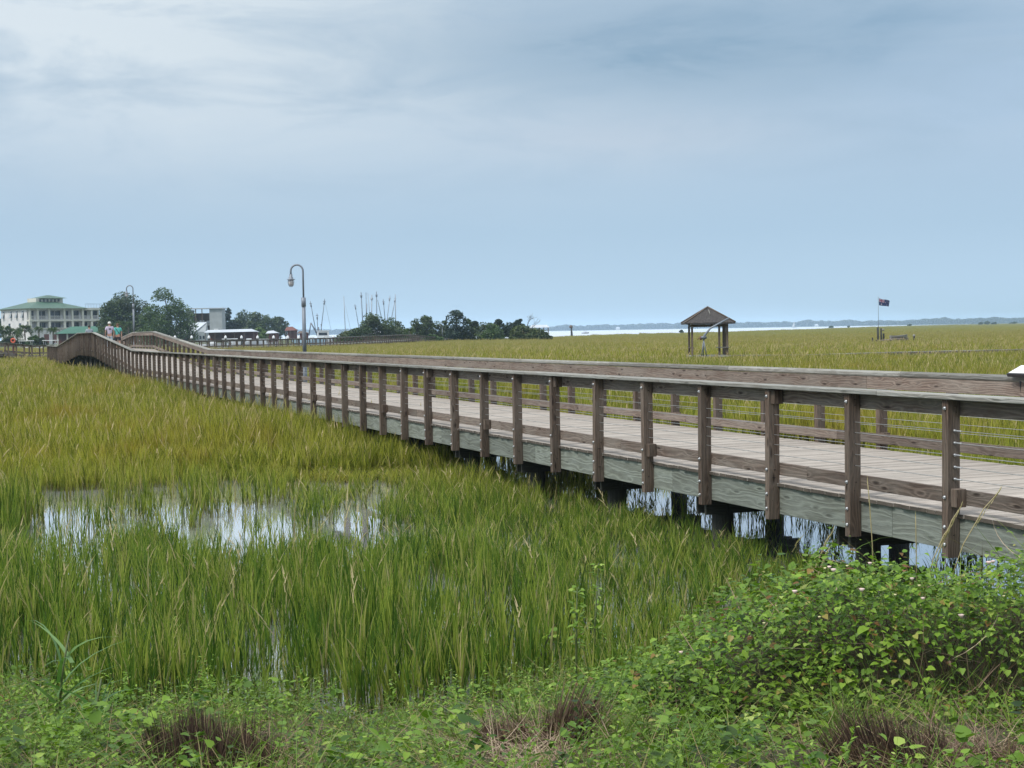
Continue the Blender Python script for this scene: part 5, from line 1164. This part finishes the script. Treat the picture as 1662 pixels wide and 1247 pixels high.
def cover():
    P = []
    # low leafy weeds
    def pts(n, y0=5.4, y1=12.6):
        y = RNG.uniform(y0, y1, n); x = RNG.uniform(-1, 1, n) * (.36 * y + 2.2); z = bank_z(x, y); k = z > -.03
        for ex, ey, er, ed in TUS: k &= ~((((x - ex) / er) ** 2 + ((y - ey) / ed) ** 2) < RNG.uniform(.3, 1.5, n))
        return x[k], y[k], z[k]
    x, y, z = pts(80000); dn = vnoise(x, y, .35, 11) * .6 + vnoise(x, y, .9, 12) * .5; k = RNG.uniform(0, 1, len(x)) < np.clip(dn * 1.6 - .15, .25, 1); x, y, z, dn = x[k], y[k], z[k], dn[k]
    hgt = RNG.uniform(.0, 1, len(x)) ** 1.3 * (.05 + .26 * vnoise(x, y, .5, 13)); n = len(x)
    pos = np.stack([x, y, z + hgt], -1); sz = RNG.uniform(.014, .036, n) * (1 + .5 * vnoise(x, y, .7, 14))
    rn = np.clip(RNG.normal(.5, .22, n) + .3 * (vnoise(x, y, .6, 15) - .5), 0, 1)
    v, t, r_, h = scatter(OVAL_V, OVAL_T, pos, rotmats(RNG.uniform(0, 6.28, n), RNG.normal(.1, .32, n), RNG.normal(0, .3, n)), sz, rn); P.append((v, t, r_, h))
    x, y, z = pts(5200); n = len(x); hgt = RNG.uniform(.02, .22, n); pos = np.stack([x, y, z + hgt], -1)
    P.append(scatter(LEAF_V, LEAF_T, pos, rotmats(RNG.uniform(0, 6.28, n), RNG.normal(.1, .4, n), RNG.normal(0, .35, n)), RNG.uniform(.025, .055, n), np.clip(RNG.normal(.6, .2, n), 0, .95)))
    x, y, z = pts(520); k = RNG.uniform(0, 1, len(x)) < sstep(.4, .6, vnoise(x, y, 1.1, 71)); x, y, z = x[k], y[k], z[k]; n = len(x); q = 13      # broad leaved weeds
    az = RNG.uniform(0, 6.28, n * q); X = np.repeat(x, q) + .05 * np.cos(az) * RNG.uniform(0, 1, n * q); Y = np.repeat(y, q) + .05 * np.sin(az) * RNG.uniform(0, 1, n * q); Z = np.repeat(z, q) + RNG.uniform(.04, .26, n * q)
    P.append(scatter(LEAF_V, LEAF_T, np.stack([X, Y, Z], -1), rotmats(az, RNG.normal(.05, .3, n * q), RNG.normal(0, .3, n * q)), RNG.uniform(.04, .085, n * q) * np.repeat(RNG.uniform(.6, 1.15, n), q), np.clip(np.repeat(RNG.normal(.5, .18, n), q) + RNG.normal(0, .08, n * q), 0, .93)))
    # upright leafy weeds: leaves stacked along short stems
    x, y, z = pts(2000); k = RNG.uniform(0, 1, len(x)) < sstep(.38, .65, vnoise(x, y, .8, 61)) * .8; x, y, z = x[k], y[k], z[k]; n = len(x); Hh = RNG.uniform(.10, .30, n) * (1 + .5 * sstep(9.5, 11.5, y))
    m_ = 22; f = np.tile(np.linspace(.25, 1, m_), n); az = RNG.uniform(0, 6.28, n * m_); X = np.repeat(x, m_); Y = np.repeat(y, m_); Z = np.repeat(z, m_) + np.repeat(Hh, m_) * f
    lx = np.repeat(RNG.normal(0, .05, n), m_) * f
    P.append(scatter(OVAL_V, OVAL_T, np.stack([X + lx, Y, Z], -1), rotmats(az, RNG.normal(.35, .3, n * m_), RNG.normal(0, .3, n * m_)), RNG.uniform(.022, .055, n * m_) * (1.15 - .5 * f), np.clip(RNG.normal(.62, .16, n * m_) + .12 * (f - .5), 0, .93)))
    V, T, r_, h = merge(P); tag(link('ground_cover', tri_mesh('ground_cover', V, T, r_, h), M['leaf']), 'mixed low leafy weeds and creepers covering the near bank', 'weeds', kind='stuff')
    # grass blades and stems on the bank
    x, y, z = pts(16000); k = RNG.uniform(0, 1, len(x)) < (.25 + .9 * (vnoise(x, y, .45, 21) > .5)); x, y, z = x[k], y[k], z[k]; n = len(x)
    h_ = RNG.uniform(.08, .30, n) * (.7 + .8 * vnoise(x, y, .8, 22)); P = [blades(np.stack([x, y, z], -1), h_, RNG.uniform(.004, .010, n), RNG.uniform(0, 6.28, n), RNG.uniform(.0, .5, n), RNG.uniform(0, .9, n), np.clip(RNG.normal(.5, .25, n), 0, 1), 4)]
    x, y, z = pts(700); k = RNG.uniform(0, 1, len(x)) < .5; x, y, z = x[k], y[k], z[k]; q = 14; n = len(x) * q     # arching tufts
    xx = np.repeat(x, q) + RNG.normal(0, .025, n); yy = np.repeat(y, q) + RNG.normal(0, .025, n)
    P.append(blades(np.stack([xx, yy, np.repeat(z, q)], -1), RNG.uniform(.15, .42, n), RNG.uniform(.005, .011, n), RNG.uniform(0, 6.28, n), RNG.uniform(.05, .5, n), RNG.uniform(.2, 1.3, n), np.clip(RNG.normal(.6, .2, n), 0, .95), 5))
    x, y, z = pts(5000); n = len(x)       # dead straw lying about
    P.append(blades(np.stack([x, y, z + RNG.uniform(.0, .10, n)], -1), RNG.uniform(.08, .35, n), np.full(n, .005), RNG.uniform(0, 6.28, n), RNG.uniform(1.2, 3.0, n), RNG.uniform(-.3, .6, n), np.full(n, 1.0), 3))
    V, T, r_, h = merge(P); tag(link('bank_grass', tri_mesh('bank_grass', V, T, r_, h), M['weed']), 'thin grass blades and dry straw mixed through the bank weeds', 'grass', kind='stuff')
TUS = []
for px, py, w, d_ in TUSP: g_ = at_ground(px, py); TUS.append((g_.x, g_.y, w * .55, d_ * .8))
cover()
# vine covered bush at the right
def bush():
    c0 = Vector((2.35, 9.55, 0)); r_ = thing('vine_bush', 'large mound of leafy green vines on the right of the bank below the boardwalk', 'bush', (c0.x, c0.y, gz(c0.x, c0.y)))
    def top(x, y):
        """mound height above datum; world coords"""
        ex = np.interp(x, [.35, .75, 1.1, 1.45, 2.0, 2.7, 3.3, 4.2, 5.2], [0, .36, .62, .90, 1.04, 1.0, 1.0, .92, .74])
        fy = sstep(7.9, 8.9, y + .35 * (vnoise(x, y, .8, 31) - .5)) * (1 - sstep(10.2, 11.6, y))
        return ex * fy * (.62 + .50 * vnoise(x, y, .62, 32) + .26 * vnoise(x, y, .24, 33))
    n = 60000; x = RNG.uniform(-.1, 5.4, n); y = RNG.uniform(7.7, 11.6, n); H = top(x, y); g = bank_z(x, y); k = H > .05; x, y, H, g = x[k], y[k], H[k], g[k]; n = len(x)
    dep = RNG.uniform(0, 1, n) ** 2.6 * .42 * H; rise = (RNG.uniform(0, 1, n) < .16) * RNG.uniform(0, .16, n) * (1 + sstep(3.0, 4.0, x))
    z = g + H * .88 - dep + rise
    # gradient of the mound -> leaf tilt
    e = .06; gx = (top(x + e, y) - top(x - e, y)) / (2 * e); gy = (top(x, y + e) - top(x, y - e)) / (2 * e)
    steep = np.sqrt(gx ** 2 + gy ** 2); keep = RNG.uniform(0, 1, n) < np.clip(.36 + .25 * steep + .2 * (vnoise(x, y, .3, 34) > .45), 0, 1)
    hollow = np.exp(-(((x - 2.55) / .55) ** 2 + ((z - g - .28) / .20) ** 2)) * (y < 8.9); keep &= RNG.uniform(0, 1, n) > hollow * .93
    x, y, z, gx, gy, dep = x[keep], y[keep], z[keep], gx[keep], gy[keep], dep[keep]; n = len(x)
    az = np.arctan2(-gy, -gx) + RNG.normal(0, 1.0, n); tilt = -np.clip(np.sqrt(gx ** 2 + gy ** 2) * .12, 0, .35) + RNG.normal(0, .26, n)
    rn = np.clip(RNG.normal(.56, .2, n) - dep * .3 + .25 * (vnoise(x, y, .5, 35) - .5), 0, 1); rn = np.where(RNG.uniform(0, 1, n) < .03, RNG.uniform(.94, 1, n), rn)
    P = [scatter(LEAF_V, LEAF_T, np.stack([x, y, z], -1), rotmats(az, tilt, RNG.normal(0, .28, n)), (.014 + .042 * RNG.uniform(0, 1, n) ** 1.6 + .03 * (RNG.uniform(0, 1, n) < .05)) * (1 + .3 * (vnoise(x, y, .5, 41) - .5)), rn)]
    # hanging front leaves
    m_ = 7500; x2 = RNG.uniform(.6, 5.2, m_); y2 = 8.25 + .28 * (vnoise(x2, x2 * 0, .5, 36) - .5) + RNG.uniform(-.12, .45, m_); H2 = top(x2, np.full(m_, 9.2)); f = RNG.uniform(.02, .9, m_)
    z2 = bank_z(x2, y2) + H2 * f; hol = np.exp(-(((x2 - 2.6) / .60) ** 2 + ((f - .30) / .24) ** 2)) + .7 * np.exp(-(((x2 - 1.5) / .25) ** 2 + ((f - .4) / .2) ** 2)); k = RNG.uniform(0, 1, m_) > hol * 1.05; x2, y2, z2, f = x2[k], y2[k] + .5 * f[k] ** 1.5, z2[k], f[k]; q = len(x2)
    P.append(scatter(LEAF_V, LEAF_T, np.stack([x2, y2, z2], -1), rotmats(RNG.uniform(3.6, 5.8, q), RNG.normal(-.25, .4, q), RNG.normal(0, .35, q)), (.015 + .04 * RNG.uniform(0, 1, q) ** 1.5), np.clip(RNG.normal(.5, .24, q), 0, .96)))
    V, T, r2, h = merge(P); V = V - np.array([c0.x, c0.y, gz(c0.x, c0.y)]); link('foliage', tri_mesh('foliage', V, T, r2, h), M['leaf'], r_)
    xs = np.linspace(.15, 5.3, 90); ys = np.linspace(8.0, 11.5, 50)
    def core(X, Y):
        hol = np.exp(-(((X - 2.6) / .6) ** 2 + ((Y - 8.7) / .55) ** 2)); return bank_z(X, Y) - .04 + top(X, Y - .12) * .66 * (1 - .8 * hol)
    cm_ = grid_mesh('thatch', xs, ys, core); co = np.zeros(len(cm_.vertices) * 3, dtype=np.float32); cm_.vertices.foreach_get('co', co); co = co.reshape(-1, 3) - np.array([c0.x, c0.y, gz(c0.x, c0.y)]); cm_.vertices.foreach_set('co', co.ravel().astype(np.float32)); link('thatch', cm_, M['bank'], r_)
    # tangled stems inside
    n = 2600; x = RNG.uniform(.4, 5.1, n); y = RNG.uniform(8.2, 10.8, n); H = top(x, y) ; g = bank_z(x, y); hh = H * RNG.uniform(.5, 1.06, n)
    V, T, r2, h = blades(np.stack([x, y, g], -1), hh, np.full(n, .007), RNG.uniform(0, 6.28, n), RNG.uniform(0, .7, n), RNG.uniform(-.4, .7, n), RNG.uniform(.2, 1, n), 5)
    V2 = V - np.array([c0.x, c0.y, gz(c0.x, c0.y)]); link('stems', tri_mesh('stems', V2, T, r2, h), M['dry'], r_)
    # thin shoots and grass arching out of it
    n = 900; x = RNG.uniform(.6, 5.0, n); y = RNG.uniform(8.1, 10.2, n); g = bank_z(x, y) + top(x, y) * RNG.uniform(.2, .85, n)
    V, T, r2, h = blades(np.stack([x, y, g], -1), RNG.uniform(.15, .45, n), np.full(n, .006), RNG.uniform(0, 6.28, n), RNG.uniform(.1, .9, n), RNG.uniform(0, .9, n), RNG.uniform(.4, .95, n), 5)
    V2 = V - np.array([c0.x, c0.y, gz(c0.x, c0.y)]); link('shoots', tri_mesh('shoots', V2, T, r2, h), M['weed'], r_)
    n = 240; x = RNG.uniform(.9, 5.0, n); y = RNG.uniform(8.0, 9.6, n); g = bank_z(x, y) + top(x, y) * RNG.uniform(.35, .98, n)
    V, T, r2, h = blades(np.stack([x, y, g], -1), RNG.uniform(.12, .40, n), np.full(n, .008), RNG.uniform(0, 6.28, n), RNG.uniform(.9, 2.2, n), RNG.uniform(-.8, .8, n), RNG.uniform(.2, 1, n), 6)
    V2 = V - np.array([c0.x, c0.y, gz(c0.x, c0.y)]); link('dry_vines', tri_mesh('dry_vines', V2, T, r2, h), M['litter'], r_)
    # small flowers
    spots = [(1339, 923), (1346, 921), (1353, 926), (1375, 919), (1318, 929), (1399, 958), (1492, 951), (1612, 912), (1605, 914), (1629, 968), (1498, 972), (1290, 961), (1453, 966), (1412, 915), (1560, 1000), (1240, 1012), (1184, 1030), (1106, 1060), (1330, 1002), (1480, 940)]
    for i, (px, py) in enumerate(spots):
        y = 9.3
        for yy in np.arange(8.0, 11.0, .05):
            p_ = at(px, py, yy)
            if p_.z <= gz(p_.x, yy) + float(top(np.array([p_.x]), np.array([yy]))[0]) * .95: y = yy; break
        p_ = at(px, py, y - .04) - Vector((c0.x, c0.y, gz(c0.x, c0.y)))
        b = MB(); s = .010 + .004 * (i % 3); b.lathe([(0, -s * .8), (s * .6, -s * .2), (s, s * .5), (s * .5, s * .6), (0, s * .3)], p_, 7); b.build('flower', M['bloom'] if i % 3 else M['butter'], r_)
bush()
# cut brown stubble tussocks
def tussock(label, px, py, w, h, n, Y=None, depth=.5, mat='dry', tilt=0.0):
    h *= 1.15; n = int(n * 1.6); g = at_ground(px, py); r_ = thing('cut_tussock', label, 'cut grass tussock', (g.x, g.y, g.z), 0, 'cut brown grass tussocks')
    a = RNG.uniform(0, 6.28, n); q = np.sqrt(RNG.uniform(0, 1, n)); x = w / 2 * q * np.cos(a); y = depth / 2 * q * np.sin(a); sp = .9 * q
    az = np.arctan2(y, x) + RNG.normal(0, .5, n); sub_ = .55 + .75 * vnoise(x + px, y, w * .22, 51) ; keep_ = RNG.uniform(0, 1, n) < np.clip(vnoise(x + px, y, w * .16, 52) * 1.7 - .1, .1, 1); sub_ = sub_ * np.where(keep_, 1, .35)
    V, T, r2, hh = blades(np.stack([x * .85, y * .85, np.full(n, -.05)], -1), h * RNG.uniform(.6, 1.1, n) * sub_ * (1.0 - .15 * q), np.full(n, .010), az, sp * RNG.uniform(.0, .45, n), RNG.uniform(-.05, .12, n), np.clip(RNG.normal(.42, .25, n), 0, 1), 3)
    m_ = n // 3; x = RNG.normal(0, w * .36, m_); y = RNG.normal(-.05, depth * .4, m_)
    W2 = blades(np.stack([x, y, np.full(m_, .02)], -1), RNG.uniform(.08, .30, m_), np.full(m_, .006), RNG.uniform(0, 6.28, m_), RNG.uniform(.8, 2.6, m_), RNG.uniform(-.3, .3, m_), RNG.uniform(.5, 1, m_), 3)
    V, T, r2, hh = merge([(V, T, r2, hh), W2]); V[:, 0] += tilt * V[:, 2]; link('stubble', tri_mesh('stubble', V, T, r2, hh), M[mat], r_)
tussock('wide dark brown cut tussock at the lower left of the bank', 345, 1247, .80, .31, 1500, depth=.7)
tussock('upright brown cut tussock at the lower middle, left of the pair', 822, 1212, .30, .22, 520, depth=.35, mat='dry2', tilt=-.15)
tussock('upright brown cut tussock at the lower middle, right of the pair', 912, 1206, .26, .31, 560, depth=.35, mat='dry2', tilt=.4)
tussock('flat brown cut tussock below the lower middle pair', 866, 1246, .62, .09, 700, depth=.4, mat='litter')
tussock('spiky brown cut tussock under the vine mound', 1450, 1242, .62, .27, 900, depth=.5, tilt=-.3)
tussock('brown cut tussock in the lower right corner', 1615, 1246, .56, .15, 900, depth=.5, mat='dry2')
# individual taller plants
def strap_plant(label, px, py, H, n, spread=.5):
    g = at_ground(px, py); r_ = thing('grass_plant', label, 'grass plant', (g.x, g.y, g.z), 0, 'tall single plants on the bank'); P = []
    for k in range(3): 
        x0, y0 = random.uniform(-.05, .05), random.uniform(-.05, .05)
    m_ = n; hs_ = RNG.uniform(.1, .75, m_) * H
    base = np.stack([RNG.normal(0, .03, m_) + .12 * hs_, RNG.normal(0, .03, m_), hs_ * .8], -1)
    V, T, r2, h = blades(base, H * RNG.uniform(.35, .6, m_), np.full(m_, .030), RNG.uniform(0, 6.28, m_), RNG.uniform(.3, .9, m_), RNG.uniform(.4, 1.1, m_), RNG.uniform(0, 1, m_), 6)
    link('leaves', tri_mesh('leaves', V, T, r2, h), M['strap'], r_)
    b = MB(); b.tube([(0, 0, -.05), (.06 * H, 0, H * .5), (.13 * H, 0, H * .85)], [.010, .008, .005], 6); b.build('stem', M['stem'], r_)
strap_plant('tall plant with broad arching strap leaves at the left of the bank', 92, 1190, .78, 16)
strap_plant('second strap leaved plant close right of the tallest one', 150, 1215, .50, 12)
strap_plant('small strap leaved plant near the middle of the bank', 845, 1120, .42, 9)
def vine_sprig(label, px, py, H, n, lean=0.0, leaf=.055, st='darkstem'):
    g = at_ground(px, py); r_ = thing('sapling', label, 'sapling', (g.x, g.y, g.z), 0, 'tall single plants on the bank')
    b = MB(); b.tube([(0, 0, -.05), (lean * .4, 0, H * .5), (lean, .02, H)], [.010, .008, .003], 6)
    f = RNG.uniform(.45, 1.0, n); az = RNG.uniform(0, 6.28, n); pos = np.stack([lean * f + .03 * np.cos(az), .03 * np.sin(az), H * f], -1)
    b.build('stem', M[st], r_)
    V, T, r2, h = scatter(LEAF_V, LEAF_T, pos, rotmats(az, RNG.normal(.0, .4, n), RNG.normal(0, .3, n)), leaf * RNG.uniform(.6, 1.2, n), RNG.uniform(.5, .9, n)); link('leaves', tri_mesh('leaves', V, T, r2, h), M['leaf'], r_)
vine_sprig('thin dark stemmed sapling with light green leaves rising before the pond at the left', 279, 1140, .78, 22)
vine_sprig('leaning dark stemmed sapling left of the vine mound', 858, 1125, .55, 20, .22)
vine_sprig('leafy sapling clump just left of the vine mound', 935, 1130, .80, 60, .02, .05, 'stem')
vine_sprig('upright leafy sprig at the left edge of the vine mound', 962, 1120, 1.0, 40, .06, .045, 'stem')
vine_sprig('small bright sprig beside the wide brown tussock', 520, 1120, .36, 30, .0, .05, 'stem')
vine_sprig('low bright green sprig below the tall strap plant', 240, 1235, .28, 26, .0, .06, 'stem')
# heavy seed stalks leaning up over the mound
def stalks():
    for i, (px, py, tx, ty) in enumerate([(1508, 925, 1560, 822), (1500, 925, 1545, 852), (1420, 940, 1408, 782), (1312, 935, 1352, 862), (1318, 940, 1350, 885), (1535, 925, 1622, 798), (1488, 935, 1486, 838)]):
        Y = 10.6; a = at(px, py + 40, Y); b_ = at(tx, ty, Y); r_ = thing('seed_stalk', ['drooping seed stalk crossing the second post from the right', 'shorter seed stalk low on the second post from the right', 'lone upright twining seed stalk beside the third post from the right', 'seed stalk leaning right above the leftmost flowers', 'lower seed stalk leaning right above the leftmost flowers', 'longest seed stalk bending far right in front of the lower rail', 'thin upright seed stalk between the last two posts'][i], 'seed stalk', a, 0, 'seed stalks rising from the vine mound')
        d = b_ - a; b = MB(); pts = [Vector((0, 0, 0)), d * .45 + Vector((-d.x * .12, 0, .03)), d * .8 + Vector((-d.x * .08, 0, .03)), d]; b.tube(pts, [.004, .004, .004, .0025], 5); b.build('stem', M['seed'], r_)
        n = 26; f = RNG.uniform(.6, 1, n); pos = np.array([[pts[1].lerp(pts[3], (q - .45) / .55)[j] for j in range(3)] for q in f]); s = np.sign(d.x) or 1
        V, T, r2, h = blades(pos, np.full(n, .055), np.full(n, .007), np.where(s > 0, 0.0, 3.14) + RNG.normal(0, .5, n), np.full(n, abs(d.x) / max(d.z, .05)).clip(0, 1.4), np.zeros(n), np.full(n, .9) + RNG.uniform(-.1, .1, n), 2)
        link('seed_head', tri_mesh('seed_head', V, T, r2, h), M['seedf'], r_)
M['seed'] = flat('straw_stem', (.36, .30, .15), .7); M['seedf'] = foliage('seed_heads', [(0, (.3, .25, .12)), (1, (.50, .43, .24))], .7, .25)
stalks()
